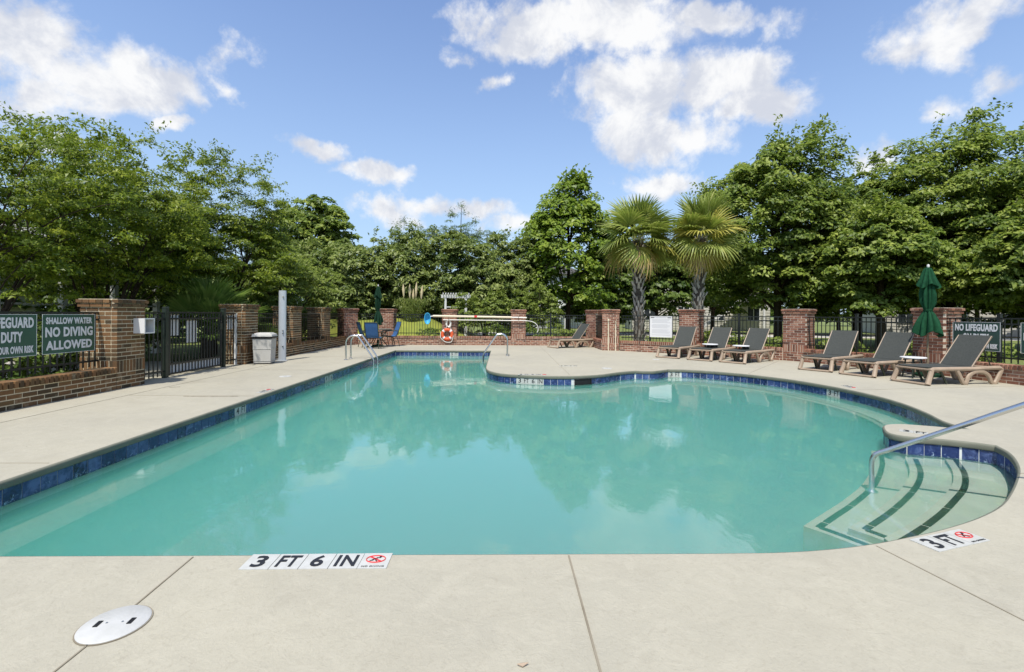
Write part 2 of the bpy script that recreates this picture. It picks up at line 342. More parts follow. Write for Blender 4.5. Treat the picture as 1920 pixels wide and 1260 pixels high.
class MB:
    """collects simple solids into one mesh"""
    def __init__(s): s.v = []; s.f = []
    def add(s, V, F):
        o = len(s.v); s.v += [tuple(p) for p in V]; s.f += [tuple(i + o for i in f) for f in F]; return s
    def box(s, c, d, rz=0.0, ry=0.0, rx=0.0):
        m = Matrix.Rotation(rz, 3, 'Z') @ Matrix.Rotation(ry, 3, 'Y') @ Matrix.Rotation(rx, 3, 'X')
        V = [Vector(c) + m @ Vector((x * d[0] / 2, y * d[1] / 2, z * d[2] / 2)) for x in (-1, 1) for y in (-1, 1) for z in (-1, 1)]
        return s.add(V, [(0, 1, 3, 2), (4, 6, 7, 5), (0, 4, 5, 1), (2, 3, 7, 6), (0, 2, 6, 4), (1, 5, 7, 3)])
    def bevbox(s, c, d, b, rz=0.0, ry=0.0):
        m = Matrix.Rotation(rz, 3, 'Z') @ Matrix.Rotation(ry, 3, 'Y'); x, y, z = d[0] / 2, d[1] / 2, d[2] / 2
        ring = [(x - b, y), (x, y - b), (x, -y + b), (x - b, -y), (-x + b, -y), (-x, -y + b), (-x, y - b), (-x + b, y)]
        V = []
        for zz, k in ((-z, 1 - b / max(x, .01)), (-z + b, 1), (z - b, 1), (z, 1 - b / max(x, .01))):
            kx = (x - b) / x if k != 1 else 1; ky = (y - b) / y if k != 1 else 1
            V += [Vector(c) + m @ Vector((p[0] * kx, p[1] * ky, zz)) for p in ring]
        F = [tuple(range(7, -1, -1))[::-1][::-1], tuple(range(24, 32))]
        for r in range(3):
            for i in range(8):
                j = (i + 1) % 8; F.append((r * 8 + i, r * 8 + j, (r + 1) * 8 + j, (r + 1) * 8 + i))
        return s.add(V, F)
    def tube(s, pts, r, n=8, cap=True, flat=1.0):
        pts = [Vector(p) for p in pts]; rs = r if isinstance(r, (list, tuple)) else [r] * len(pts)
        V = []; F = []; prev = None
        for i, p in enumerate(pts):
            t = (pts[min(i + 1, len(pts) - 1)] - pts[max(i - 1, 0)]).normalized()
            a = Vector((0, 0, 1)) if abs(t.z) < .95 else Vector((1, 0, 0))
            if prev is not None: a = prev
            x = (a - t * a.dot(t)).normalized(); prev = x; y = t.cross(x)
            for k in range(n):
                q = 2 * math.pi * k / n; V.append(p + (x * math.cos(q) + y * math.sin(q) * flat) * rs[i])
        for i in range(len(pts) - 1):
            for k in range(n):
                j = (k + 1) % n; F.append((i * n + k, i * n + j, (i + 1) * n + j, (i + 1) * n + k))
        if cap: F += [tuple(range(n))[::-1], tuple(range((len(pts) - 1) * n, len(pts) * n))]
        return s.add(V, F)
    def lathe(s, prof, n=20, c=(0, 0, 0), cap=True):
        V = []; F = []
        for r, z in prof:
            for k in range(n):
                q = 2 * math.pi * k / n; V.append((c[0] + r * math.cos(q), c[1] + r * math.sin(q), c[2] + z))
        for i in range(len(prof) - 1):
            for k in range(n):
                j = (k + 1) % n; F.append((i * n + k, i * n + j, (i + 1) * n + j, (i + 1) * n + k))
        if cap: F += [tuple(range(n))[::-1], tuple(range((len(prof) - 1) * n, len(prof) * n))]
        return s.add(V, F)
    def prism(s, poly, z0, z1):
        n = len(poly); V = [(x, y, z0) for x, y in poly] + [(x, y, z1) for x, y in poly]
        tri = tessellate_polygon([[Vector((x, y, 0)) for x, y in poly]])
        F = []
        for a, b, c in tri:
            cr = (poly[b][0] - poly[a][0]) * (poly[c][1] - poly[a][1]) - (poly[b][1] - poly[a][1]) * (poly[c][0] - poly[a][0])
            if cr < 0: b, c = c, b
            F += [(a + n, b + n, c + n), (a, c, b)]
        F += [(i, (i + 1) % n, (i + 1) % n + n, i + n) for i in range(n)]
        return s.add(V, F)
    def mesh(s, name, mat, smooth=False):
        me = bpy.data.meshes.new(name); me.from_pydata(s.v, [], s.f); me.update()
        if mat: me.materials.append(MAT[mat])
        if smooth:
            for p in me.polygons: p.use_smooth = True
            if smooth == 'auto': me.set_sharp_from_angle(angle=R(40))
        return me
    def build(s, name, mat, parent=None, smooth=False, loc=(0, 0, 0), rot=(0, 0, 0)):
        return place(s.mesh(name, mat, smooth), name, parent, loc, rot)


def place(me, name, parent=None, loc=(0, 0, 0), rot=(0, 0, 0)):
    o = bpy.data.objects.new(name, me); COL.objects.link(o); o.parent = parent; o.location = loc; o.rotation_euler = rot
    return o


def tag(o, label=None, cat=None, group=None, kind=None):
    for k, v in (('label', label), ('category', cat), ('group', group), ('kind', kind)):
        if v: o[k] = v
    return o


def thing(name, label, cat, loc=(0, 0, 0), rz=0.0, group=None):
    o = bpy.data.objects.new(name, None); COL.objects.link(o); o.empty_display_size = .1
    o.location = loc; o.rotation_euler = (0, 0, rz)
    return tag(o, label, cat, group)


KIDS = {}


def children(o): return [c for c in bpy.data.objects if c.parent == o]


def copy_tree(o, label, loc, rz, parent=None, kids=None):
    c = o.copy(); COL.objects.link(c); c.parent = parent
    if parent is None:
        c.location = loc; c.rotation_euler = (0, 0, rz); c['label'] = label
    for ch in (kids if kids is not None else children(o)): copy_tree(ch, None, None, None, c)
    return c


def text_mesh(txt, w, h, mat, depth=.002, bold=.018, name='lettering'):
    cu = bpy.data.curves.new('t', 'FONT'); cu.body = txt; cu.size = 1; cu.offset = bold; cu.extrude = .05; cu.resolution_u = 3
    cu.space_character = 1.08
    o = bpy.data.objects.new('t', cu); COL.objects.link(o)
    dg = bpy.context.evaluated_depsgraph_get(); me = bpy.data.meshes.new_from_object(o.evaluated_get(dg))
    bpy.data.objects.remove(o); bpy.data.curves.remove(cu)
    n = len(me.vertices); a = np.empty(n * 3); me.vertices.foreach_get('co', a); a = a.reshape(n, 3)
    lo, hi = a.min(0), a.max(0); a = (a - (lo + hi) / 2) / (hi - lo) * np.array([w, h, depth])
    # stands upright in the xz plane, reads from -y
    b = np.stack([a[:, 0], -a[:, 2], a[:, 1]], 1)
    me.vertices.foreach_set('co', b.ravel()); me.update(); me.materials.clear(); me.materials.append(MAT[mat]); me.name = name
    return me


def catmull(pts, per=6):
    out = []
    P = [Vector(p) for p in pts]
    for i in range(len(P) - 1):
        a = P[i - 1] if i else P[0] * 2 - P[1]; b = P[i]; c = P[i + 1]; d = P[i + 2] if i + 2 < len(P) else P[-1] * 2 - P[-2]
        for k in range(per):
            t = k / per
            out.append(.5 * ((2 * b) + (c - a) * t + (2 * a - 5 * b + 4 * c - d) * t * t + (3 * b - a - 3 * c + d) * t ** 3))
    out.append(P[-1])
    return [(p.x, p.y) for p in out]


def offset(poly, d, closed=True):
    """moves a polyline to its right by d"""
    n = len(poly); out = []
    for i in range(n):
        p = Vector(poly[i]); a = Vector(poly[i - 1] if closed or i else poly[i]); b = Vector(poly[(i + 1) % n] if closed or i < n - 1 else poly[i])
        t1 = (p - a).normalized() if (p - a).length > 1e-9 else (b - p).normalized(); t2 = (b - p).normalized() if (b - p).length > 1e-9 else t1
        n1 = Vector((t1.y, -t1.x)); n2 = Vector((t2.y, -t2.x)); m = n1 + n2
        m = n1 if m.length < 1e-6 else m.normalized(); k = min(1 / max(m.dot(n1), .3), 2.2)
        out.append(tuple(p + m * d * k))
    return out


# ------------------------------------------------------------------ pool outline (clockwise: the pool lies on the right)
WZ = -.19
C_PEN = catmull([(-.42, 12.2), (-.395, 11.55), (-.27, 11.0), (.06, 10.53), (.78, 10.25), (1.52, 10.21), (2.18, 10.46), (2.75, 10.95), (3.22, 11.24)], 6)
C_NUB = catmull([(3.22, 11.24), (3.42, 11.17), (3.66, 11.19), (4.12, 11.55)], 4)
C_BAY = catmull([(4.12, 11.55), (4.55, 11.50), (5.05, 11.20), (5.62, 10.62), (6.08, 9.80), (6.30, 8.85), (6.33, 8.0), (6.20, 7.2), (5.92, 6.45), (5.66, 5.92), (5.56, 5.50)], 7)
C_SPIT = catmull([(5.56, 5.50), (5.20, 5.68), (4.95, 5.76), (4.72, 5.70), (4.53, 5.48), (4.44, 5.29), (4.52, 5.14), (4.75, 5.05), (5.00, 4.92), (5.14, 4.79)], 5)
C_ALC = catmull([(5.14, 4.79), (5.00, 4.54), (4.78, 4.28), (4.54, 4.04), (4.28, 3.82), (3.87, 3.50), (3.52, 3.255), (3.15, 3.06), (2.77, 2.905), (2.45, 2.80), (2.17, 2.72), (1.90, 2.665), (1.60, 2.63), (1.20, 2.62)], 5)
LEFT = [(-3.9, 2.62), (-3.9, 17.3)]
OUT = LEFT + [(-.42, 17.3)] + C_PEN + C_NUB[1:] + C_BAY[1:] + C_SPIT[1:] + C_ALC[1:]

# ------------------------------------------------------------------ setting
# right-hand wall: points at the front faces of the pillars
Q = [(3.785, 17.74), (4.40, 17.57), (6.43, 16.10), (8.70, 13.83), (10.02, 10.86), (10.45, 7.6)]
deck_outer = [(-9.6, -7), (-9.6, 13.0), (-7.0, 13.0), (-7.0, 20.7), (4.0, 20.7), (4.1, 17.9), (6.6, 16.4), (9.0, 13.9), (10.3, 11.0), (10.75, 7.5), (10.75, -7)]


def sheet(name, outer, holes, z, mat):
    loops = [[Vector((x, y, 0)) for x, y in l] for l in [outer] + holes]
    flat = [p for l in loops for p in l]; F = []
    for a, b, c in tessellate_polygon(loops):
        A, B, C = flat[a], flat[b], flat[c]
        if (B - A).cross(C - A).z < 0: b, c = c, b
        F.append((a, b, c))
    mb = MB(); mb.add([(p.x, p.y, z) for p in flat], F)
    return mb


mb = sheet('lawn', [(-500, -500), (500, -500), (500, 600), (-500, 600)], [offset(deck_outer[::-1], .02)], -.02, 'lawn')
tag(mb.build('lawn', 'lawn'), kind='structure')
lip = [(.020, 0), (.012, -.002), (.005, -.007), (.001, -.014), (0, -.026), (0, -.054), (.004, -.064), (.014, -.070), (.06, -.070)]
prof_loops = [offset(OUT, -o) for o, z in lip]
mb = sheet('pool_deck', deck_outer, [prof_loops[0]], 0.0, 'deck')
n = len(OUT); base = len(mb.v)
V = [(x, y, z) for (o, z), lp in zip(lip, prof_loops) for x, y in lp]; F = []
for r in range(len(lip) - 1):
    for i in range(n):
        j = (i + 1) % n; F.append((r * n + i, (r + 1) * n + i, (r + 1) * n + j, r * n + j))
mb.add(V, F)
no = len(deck_outer); mb.add([(x, y, 0) for x, y in deck_outer] + [(x, y, -.25) for x, y in deck_outer], [(i, i + no, (i + 1) % no + no, (i + 1) % no) for i in range(no)])
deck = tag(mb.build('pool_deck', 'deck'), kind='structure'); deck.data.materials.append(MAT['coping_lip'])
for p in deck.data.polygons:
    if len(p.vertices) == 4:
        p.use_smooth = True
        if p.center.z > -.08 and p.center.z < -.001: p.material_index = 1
deck.data.set_sharp_from_angle(angle=R(35))

# basin: plaster wall under the lip, ledge, floor
WALL = offset(OUT, -.03)
basin = thing('pool_basin', None, None); basin['kind'] = 'structure'
mb = MB(); n = len(WALL)
mb.add([(x, y, -.069) for x, y in WALL] + [(x, y, -1.3) for x, y in WALL], [(i, i + n, (i + 1) % n + n, (i + 1) % n) for i in range(n)])
mb.build('basin_wall', 'plaster', basin)
mb = MB(); mb.add([(-4.5, 2, -1.25), (7, 2, -1.15), (7, 18, -1.2), (-4.5, 18, -1.4)], [(0, 1, 2, 3)]); mb.build('basin_floor', 'plaster', basin)
# safety ledge along the walls
mb = MB()
def ledge(line, w0, w1, z, closed=False, sl_=0.0):
    a = offset(line, -.03, closed); k = len(line); b = []
    for i in range(k):
        f = i / (k - 1); b.append(offset(line, w0 + (w1 - w0) * f, closed)[i])
    rim = [(a[i][0] + (b[i][0] - a[i][0]) * .93, a[i][1] + (b[i][1] - a[i][1]) * .93) for i in range(k)]
    V = [(x, y, z) for x, y in a] + [(x, y, z - sl_) for x, y in rim] + [(x, y, z - sl_ - .018) for x, y in b] + [(x, y, -1.3) for x, y in b]
    F = [(r * k + i, r * k + i + 1, (r + 1) * k + i + 1, (r + 1) * k + i) for r in range(3) for i in range(k - 1)]
    mb.add(V, [f[::-1] for f in F])
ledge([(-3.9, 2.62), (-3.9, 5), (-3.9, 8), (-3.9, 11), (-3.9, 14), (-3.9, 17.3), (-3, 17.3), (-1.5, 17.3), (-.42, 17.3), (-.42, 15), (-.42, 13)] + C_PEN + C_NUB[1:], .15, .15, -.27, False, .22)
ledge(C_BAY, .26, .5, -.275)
o = mb.build('safety_ledge', 'plaster_shaded', basin)
mb = MB()
b1 = [offset(C_BAY, .26 + (.24 * i / (len(C_BAY) - 1)) - .05, False)[i] for i in range(len(C_BAY))]; b2 = [offset(C_BAY, .26 + (.24 * i / (len(C_BAY) - 1)) - .075, False)[i] for i in range(len(C_BAY))]
s0 = 18; k = len(b1) - s0
mb.add([(x, y, -.271) for x, y in b1[s0:]] + [(x, y, -.271) for x, y in b2[s0:]], [(i, i + 1, i + 1 + k, i + k) for i in range(k - 1)])
mb.build('ledge_stripe', 'stripe_dark', basin)

# waterline tiles round the walls
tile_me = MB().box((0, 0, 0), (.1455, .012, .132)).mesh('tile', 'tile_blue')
tilew_me = MB().box((0, 0, 0), (.1465, .013, .132)).mesh('tile', 'tile_white')
GL = {}
def glyph(ch):
    if ch not in GL: GL[ch] = text_mesh(ch, .104 if len(ch) == 2 else .062, .096, 'letter_black', .002, .01, 'numeral')
    return GL[ch]
def walk(line, pitch, start=0.0):
    P = [Vector(p) for p in line]; acc = 0; nxt = start
    for a, b in zip(P[:-1], P[1:]):
        L = (b - a).length
        while nxt <= acc + L + 1e-9 and L > 0:
            t = (nxt - acc) / L; yield a.lerp(b, t), math.atan2((b - a).y, (b - a).x), nxt
            nxt += pitch
        acc += L
MARK = [((-3.9, 7.15), ['4', 'FT']), ((-3.9, 10.7), ['4', 'FT', '6']), ((-1.75, 17.3), ['5', 'FT']), ((.72, 10.25), ['3', 'FT', '6', 'IN']), ((4.42, 11.53), ['3', 'FT']), ((6.30, 8.75), ['3', 'FT'])]
ntile = 0
skim = Vector((1.78, 10.27))
def tile_run(line):
    global ntile
    slots = list(walk(offset(line, -.022, False), .1524, .0762)); L = len(slots); chars = {}
    for (mx, my), word in MARK:
        d = [(Vector((mx, my)) - s[0]).length for s in slots]; i = int(np.argmin(d))
        if d[i] < .2:
            k0 = i - len(word) // 2
            for q, ch in enumerate(word): chars[k0 + q] = ch
    for i, (p, a, s) in enumerate(slots):
        if (p - skim).length < .2: continue
        ch = chars.get(i)
        # tile faces the pool: local -y towards the pool
        rz = a
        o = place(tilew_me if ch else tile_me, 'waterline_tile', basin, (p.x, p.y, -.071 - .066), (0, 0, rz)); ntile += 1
        if ch: place(glyph(ch), 'numeral', o, (0, -.0077, .012))
for line in ([(-3.9, 2.7), (-3.9, 17.3)], [(-3.9, 17.3), (-.42, 17.3)], [(-.42, 17.3)] + C_PEN, C_NUB, C_BAY, C_SPIT, C_ALC[:26]):
    tile_run(line)
mb = MB()
for line in ([(-3.9, 2.7), (-3.9, 17.3), (-.42, 17.3)] + C_PEN + C_NUB[1:] + C_BAY[1:] + C_SPIT[1:] + C_ALC[1:26],):
    a = offset(line, -.0205, False); k = len(a)
    mb.add([(x, y, -.0695) for x, y in a] + [(x, y, -.207) for x, y in a], [(i, i + k, i + 1 + k, i + 1) for i in range(k - 1)])
mb.build('tile_grout', 'grout', basin)
sk = list(walk(C_PEN, .1)); skp = min(sk, key=lambda s: (s[0] - skim).length); rz = skp[1]
mb = MB()
for dx in (-.2, .2): mb.box((dx, 0, 0), (.015, .03, .13))
mb.box((0, 0, -.055), (.38, .02, .02)); mb.box((0, 0, .06), (.38, .02, .012))
o = mb.build('skimmer_frame', 'rubber_black', basin, loc=(skim.x, skim.y, -.137), rot=(0, 0, rz))
MB().box((0, .006, .002), (.38, .012, .112)).build('skimmer_mouth', 'rubber_black', o)

# entry steps with dark nosing tiles
N1 = [(5.2, 5.299), (4.955, 5.026), (4.66, 4.643), (4.427, 4.387), (4.155, 4.135), (3.85, 3.902), (3.511, 3.655), (3.19, 3.441), (2.917, 3.272), (2.724, 3.159)]
N2 = [(4.828, 5.413), (4.581, 5.094), (4.35, 4.791), (4.135, 4.55), (3.833, 4.267), (3.496, 3.993), (3.11, 3.706), (2.706, 3.433)]
N3 = [(4.581, 5.594), (4.333, 5.256), (4.098, 4.977), (3.771, 4.63), (3.459, 4.34), (3.052, 4.015), (2.732, 3.781), (2.462, 3.583)]
RET2 = [(2.706, 3.433), (2.778, 3.287), (2.877, 3.072)]
RET3 = [(2.462, 3.583), (2.548, 3.439), (2.749, 3.038)]
steps = []
mos = MB().box((0, 0, 0), (.021, .046, .006)).mesh('nosing_tile', 'stripe_dark')
for nm, (N, RET, z) in enumerate(((N1, None, -.217), (N2, RET2, -.252), (N3, RET3, -.302))):
    Nc = catmull(N, 4); edge = offset(Nc, .085, False)   # the lip of the tread lies outwards of its stripe
    if RET:
        d = (Vector(RET[0]) - Vector(Nc[-2])).normalized() * .07
        rr = offset(catmull(RET, 3), .07, False); cn = (edge[-1][0] + d.x, edge[-1][1] + d.y)
        poly = edge[:-1] + [cn] + rr[1:] + [(2.95 if nm == 1 else 2.8, 2.6), (6.2, 2.6), (6.2, 5.2)]
    else:
        poly = edge + [(2.6, 2.75), (6.2, 2.6), (6.2, 5.2)]
    st = MB().prism(poly, -1.3, z).build('entry_step', 'plaster_step', basin)
    k = 0
    for line in ([Nc] + ([catmull(RET, 3)] if RET else [])):
        for p, a, s in walk(line, .0245, .02):
            if k % 23 != 22: place(mos, 'nosing_tile', st, (p.x, p.y, z + .003), (0, 0, a))
            k += 1

wt = MB().prism(offset(OUT, -.05), -1.6, WZ).build('pool_water', 'water'); wt['kind'] = 'structure'; wt.name = 'water'

# deck joints, cracks, lids
def strip(name, a, b, w, mat, z=.003, parent=deck):
    a, b = Vector(a), Vector(b); d = (b - a); L = d.length
    return MB().box((L / 2, 0, 0), (L, w, .004)).build(name, mat, parent, loc=(a.x, a.y, z - .001), rot=(0, 0, math.atan2(d.y, d.x)))
strip('deck_joint', (-1.673, 2.585), (-1.655, 2.157), .007, 'joint_tan'); strip('deck_joint', (-1.645, 1.905), (-1.60, -6.5), .007, 'joint_tan')
strip('deck_joint', (.375, 2.585), (.362, -6.5), .009, 'joint_tan')
strip('deck_joint', (2.18, 2.68), (2.55, .6), .006, 'joint_faint')
strip('deck_joint', (4.43, 3.92), (10.3, 4.0), .007, 'joint_faint')
strip('deck_joint', (-5.98, -4), (-5.98, 12.6), .006, 'joint_faint'); strip('deck_joint', (-5.95, 7.62), (-3.97, 7.60), .006, 'joint_faint')
strip('deck_joint', (-5.95, 4.2), (-3.97, 4.2), .005, 'joint_faint'); strip('deck_joint', (-5.95, 11.1), (-3.97, 11.1), .005, 'joint_faint'); strip('deck_joint', (-5.95, 14.5), (-3.97, 14.5), .005, 'joint_faint')
strip('deck_joint', (6.45, 8.4), (10.3, 9.0), .006, 'joint_faint'); strip('deck_joint', (1.5, 10.35), (1.6, 20.2), .005, 'joint_faint'); strip('deck_joint', (5.7, 10.75), (8.3, 13.9), .006, 'joint_faint')
for a, b in (((-5.05, 7.55), (-4.75, 7.53)), ((-4.75, 7.53), (-4.45, 7.555)), ((-4.45, 7.555), (-4.2, 7.56)), ((-5.9, 8.45), (-5.75, 8.5))): strip('deck_crack', a, b, .018, 'crack_dark', .0045)

lid = thing('skimmer_lid', 'round white skimmer lid set in the near deck', 'lid', (-1.64, 2.03, 0))
MB().lathe([(.131, 0), (.131, .003)], 40).build('lid_ring', 'joint_tan', lid, loc=(0, 0, .001))
MB().lathe([(.126, 0), (.126, .006), (.122, .009), (.01, .010)], 40).build('lid_plate', 'deck_lid', lid, smooth='auto')
for sx in (-1, 1):
    MB().box((sx * .062, sx * .01, .011), (.018, .038, .003), rz=.1).build('finger_slot', 'rubber_black', lid)
    MB().lathe([(.004, 0), (.004, .003)], 8, (sx * .03, sx * .004, .0098)).build('screw', 'steel', lid)
def small_lid(p, r, lab):
    o = thing('deck_lid', lab, 'lid', (p[0], p[1], 0), group='small round lids in the deck')
    MB().lathe([(r, 0), (r, .006), (r * .95, .008), (.01, .009)], 24).build('lid_plate', 'deck_lid', o)
    MB().box((0, 0, .0098), (r * .5, .012, .002)).build('finger_slot', 'rubber_black', o)
small_lid((2.62, 11.7), .13, 'round white lid on the peninsula by the skimmer mouth'); small_lid((4.65, 14.1), .11, 'small round lid between the pipes and the middle loungers'); small_lid((-4.55, 9.95), .12, 'round white lid on the deck near the shower post')

o = thing('dry_leaf', 'tiny curled brown leaf lying on the near deck', 'leaf', (.085, 1.775, 0))
MB().add([(-.02, 0, .006), (0, .009, .003), (.022, .002, .010), (0, -.010, .004), (-.02, .001, .009), (0, .010, .006), (.022, .003, .013), (0, -.009, .007)], [(0, 3, 2, 1), (4, 5, 6, 7), (0, 1, 5, 4), (1, 2, 6, 5), (2, 3, 7, 6), (3, 0, 4, 7)]).build('blade', 'resin_tan', o)
# ------------------------------------------------------------------ depth markers laid into the deck
def no_dive(parent, x, y, s, z):
    t = place(MARKP, 'marker_tile', parent, (x, y, z)); t.scale = (s / .15, s / .15, 1)
    MB().tube([(math.cos(a) * .05, math.sin(a) * .034 + .012, .0035) for a in np.linspace(0, 2 * math.pi, 25)], .0052, 6, False, .4).build('ring_mark', 'red_mark', t)
    MB().box((0, .012, .0045), (.088, .009, .002), rz=R(-36)).build('slash_mark', 'red_mark', t)
    m = MB(); m.box((-.006, .014, .0045), (.034, .007, .002), rz=R(38)); m.box((.012, .026, .0045), (.022, .005, .002), rz=R(5)); m.box((.004, -.002, .0045), (.022, .005, .002), rz=R(-60)); m.box((-.02, -.001, .0045), (.02, .005, .002), rz=R(20)); m.lathe([(.007, 0), (.007, .002)], 10, (.02, .036, .0035))
    m.build('diver_mark', 'letter_black', t)
    lay(text_mesh('NO DIVING', .115, .013, 'letter_black', .001, .0), t, 0, -.058, .0045)
def lay(me, parent, x, y, z, name='lettering'):
    return place(me, name, parent, (x, y, z), (R(-90), 0, 0))
MARKP = MB().box((0, 0, 0), (.1485, .1515, .006)).mesh('marker_tile', 'tile_white')
def deck_marker(word, p, rz, lab, s=.1524, dive=True, group='depth markers in the deck'):
    o = thing('depth_marker', lab, 'depth marker', (p[0], p[1], 0), rz, group)
    x = 0
    for tok in word:
        t = place(MARKP, 'marker_tile', o, (x, 0, .002)); t.scale = (s / .1524, s / .1524, 1)
        lay(text_mesh(tok, .108 if len(tok) == 2 else .066, .112, 'letter_black', .002, .022, 'numeral'), t, 0, 0, .0045, 'numeral'); x += s
    if dive: no_dive(o, x, 0, s, .002)
    return o
deck_marker(['3', 'FT', '6', 'IN'], (-1.283, 2.53), R(.5), 'long white 3 FT 6 IN depth marker at the near pool edge')
deck_marker(['3', 'FT'], (2.53, 2.70), R(17), 'white 3 FT depth marker with no diving symbol beside the entry steps')
deck_marker(['3', 'FT'], (4.72, 5.38), R(-42), 'short 3 FT depth marker on the tip of the small spit', .13, False)
deck_marker(['3', 'FT', '6', 'IN'], (.42, 10.42), R(-4), 'small 3 FT 6 IN depth marker on the peninsula edge', .13)
deck_marker(['4', 'FT'], (-4.03, 7.95), R(90), 'small 4 FT depth marker on the deck along the straight pool side', .13)
deck_marker(['3', 'FT'], (6.62, 8.9), R(-100), 'small 3 FT depth marker on the deck before the dark loungers', .12)
deck_marker(['3', 'FT', '6', 'IN'], (1.55, 12.2), R(4), 'small depth marker lying in the middle of the peninsula', .12, False)

# ------------------------------------------------------------------ brick walls and pillars
CO, BH, BL = .0709, .0555, .2
def brick_set(mat):
    s = {}
    s['full'] = MB().box((0, 0, 0), (BL, .098, BH)).mesh('brick', mat); s['half'] = MB().box((0, 0, 0), (.0955, .098, BH)).mesh('brick', mat)
    s['sold'] = MB().box((0, 0, 0), (.0555, .098, .2033)).mesh('brick', mat); s['row'] = MB().bevbox((0, 0, 0), (.0565, .25, .098), .006).mesh('brick', mat)
    return s
BR = {'brown': brick_set('brick_brown'), 'red': brick_set('brick_red')}
MO = {'brown': 'mortar_cream', 'red': 'mortar_pale'}
def jit(a=.0016): return random.uniform(-a, a)
def wall(p0, p1, tone, label):
    p0, p1 = Vector(p0), Vector(p1); d = p1 - p0; L = d.length
    o = thing('brick_wall', label, 'wall', (p0.x, p0.y, 0), math.atan2(d.y, d.x), 'low brick walls round the deck')
    S = BR[tone]; top = 4 * CO
    MB().box((L / 2, .13, top / 2), (L, .249, top)).build('mortar_core', MO[tone], o)
    MB().box((L / 2, .11, top + .045), (L, .225, .094)).build('mortar_core', MO[tone], o)
    for c in range(4):
        x = -.105 * (c % 2)
        while x < L - .02:
            x0, x1 = max(x, 0), min(x + .2105, L)
            w = x1 - x0 - .0135
            if w > .03:
                b = place(S['full'], 'brick', o, ((x0 + x1) / 2, .051 + jit(), c * CO + BH / 2 + .002 + jit(.0008)))
                b.scale = (w / BL, 1, 1)
            x += .2105
    k = int(L / CO); pit = L / k
    for i in range(k):
        place(S['row'], 'coping_brick', o, ((i + .5) * pit, .10 + jit(.004), top + .052 + jit(.0015)), (jit(.01), 0, 0))
    return o
def pillar(p, rz, tone, label):
    o = thing('brick_pillar', label, 'pillar', (p[0], p[1], 0), rz, 'brick pillars of the pool fence')
    S = BR[tone]; W = .315
    MB().box((0, W, 22 * CO / 2 - .004), (.6195, .6195, 22 * CO - .012)).build('mortar_core', MO[tone], o)
    faces = [((0, 0), 0), ((-W, W), -90), ((W, W), 90)]
    for fi, ((fx, fy), ang) in enumerate(faces):
        a = R(ang); ca, sa = math.cos(a), math.sin(a)
        # on the face: u along, depth inwards
        def put(me, u, z, sx=1.0, proud=0.0, nm='brick'):
            dep = .049 - proud + jit()
            b = place(me, nm, o, (fx + u * ca - dep * sa, fy + u * sa + dep * ca, z), (0, 0, a)); b.scale = (sx, 1, 1)
        for c in range(22):
            z = c * CO + BH / 2 + .002
            if 4 <= c < 7:
                if c == 5:
                    if fi == 0:
                        for i in range(9): put(S['sold'], (i - 4) * .0718, 5.5 * CO - .002, 1, .001)
                    else:
                        for i in range(8): put(S['sold'], ((W - .028) - i * .0715) * (1 if fi == 2 else -1), 5.5 * CO - .002, 1, .001)
                continue
            pr = .024 if c == 20 else .042 if c == 21 else 0.0
            e = W + pr if fi == 0 else W - .1 + .0
            lo_, hi_ = (-e, e) if fi == 0 else (-W + (.1 if (fi == 2) else -pr), W - (.1 if fi == 1 else -pr))
            if c == 21: st, n_ = (hi_ - lo_) / round((hi_ - lo_) / .106), round((hi_ - lo_) / .106)
            else: st = .21
            if c == 21:
                for i in range(n_): put(S['half'], lo_ + (i + .5) * st, z, st * .92 / .0955, pr)
            else:
                u = lo_ - (.105 if c % 2 == (fi != 0) else 0)
                while u < hi_ - .02:
                    a0, a1 = max(u, lo_), min(u + st, hi_)
                    if a1 - a0 > .03:
                        b0 = a0 if (a0 == lo_ and fi != 2) else a0 + .00675; b1 = a1 if (a1 == hi_ and fi != 1) else a1 - .00675
                        put(S['full'], (b0 + b1) / 2, z, (b1 - b0) / BL, pr)
                    u += st
    MB().box((0, W, 22 * CO - .014), (.66, .66, .02)).build('cap_mortar', MO[tone], o)
    return o
def ang(a, b): return math.atan2(b[1] - a[1], b[0] - a[0])
PX = -6.62
wall((PX, 2.2), (PX, 8.2), 'brown', 'low brown brick wall under the green warning signs')
pillar((PX, 8.52), R(90), 'brown', 'brown brick pillar carrying the open white box')
pillar((-6.62, 12.55), R(90), 'brown', 'brown brick pillar between the gate and the waste bin')
wall((PX, 12.87), (PX, 15.0), 'brown', 'low brick wall right behind the grey shower post')
pillar((PX, 15.3), R(90), 'brown', 'brick pillar next to the grey shower post')
wall((PX, 15.62), (PX, 17.6), 'brown', 'low brick wall just past the shower post pillar')
pillar((PX, 17.9), R(90), 'brown', 'brick pillar second before the far corner near blue chairs')
wall((PX, 18.22), (PX, 20.0), 'brown', 'short low brick wall beside the blue patio chairs')
pillar((-6.45, 20.15), R(45), 'red', 'corner brick pillar behind the blue patio chairs')
YB = 20.4
wall((-6.3, YB), (-5.35, YB), 'red', 'short low red brick wall between the corner pillar and the far umbrella')
pillar((-5.03, YB), 0, 'red', 'red brick pillar behind the far closed umbrella')
wall((-4.71, YB), (-2.62, YB), 'red', 'low red brick wall left of the life ring')
pillar((-2.30, YB), 0, 'red', 'red brick pillar with the orange life ring')
wall((-1.98, YB), (.38, YB), 'red', 'low red brick wall below the long pool poles')
pillar((.70, YB), 0, 'red', 'red brick pillar at the hook end of the pool poles')
wall((1.02, YB), (3.78, YB), 'red', 'low red brick wall behind the single far lounger')
pillar((3.80, 20.1), R(-60), 'red', 'red brick pillar at the inner corner behind the white pipes')
wall((3.785, 19.9), (3.785, 17.8), 'red', 'short brick return wall facing the single far lounger')
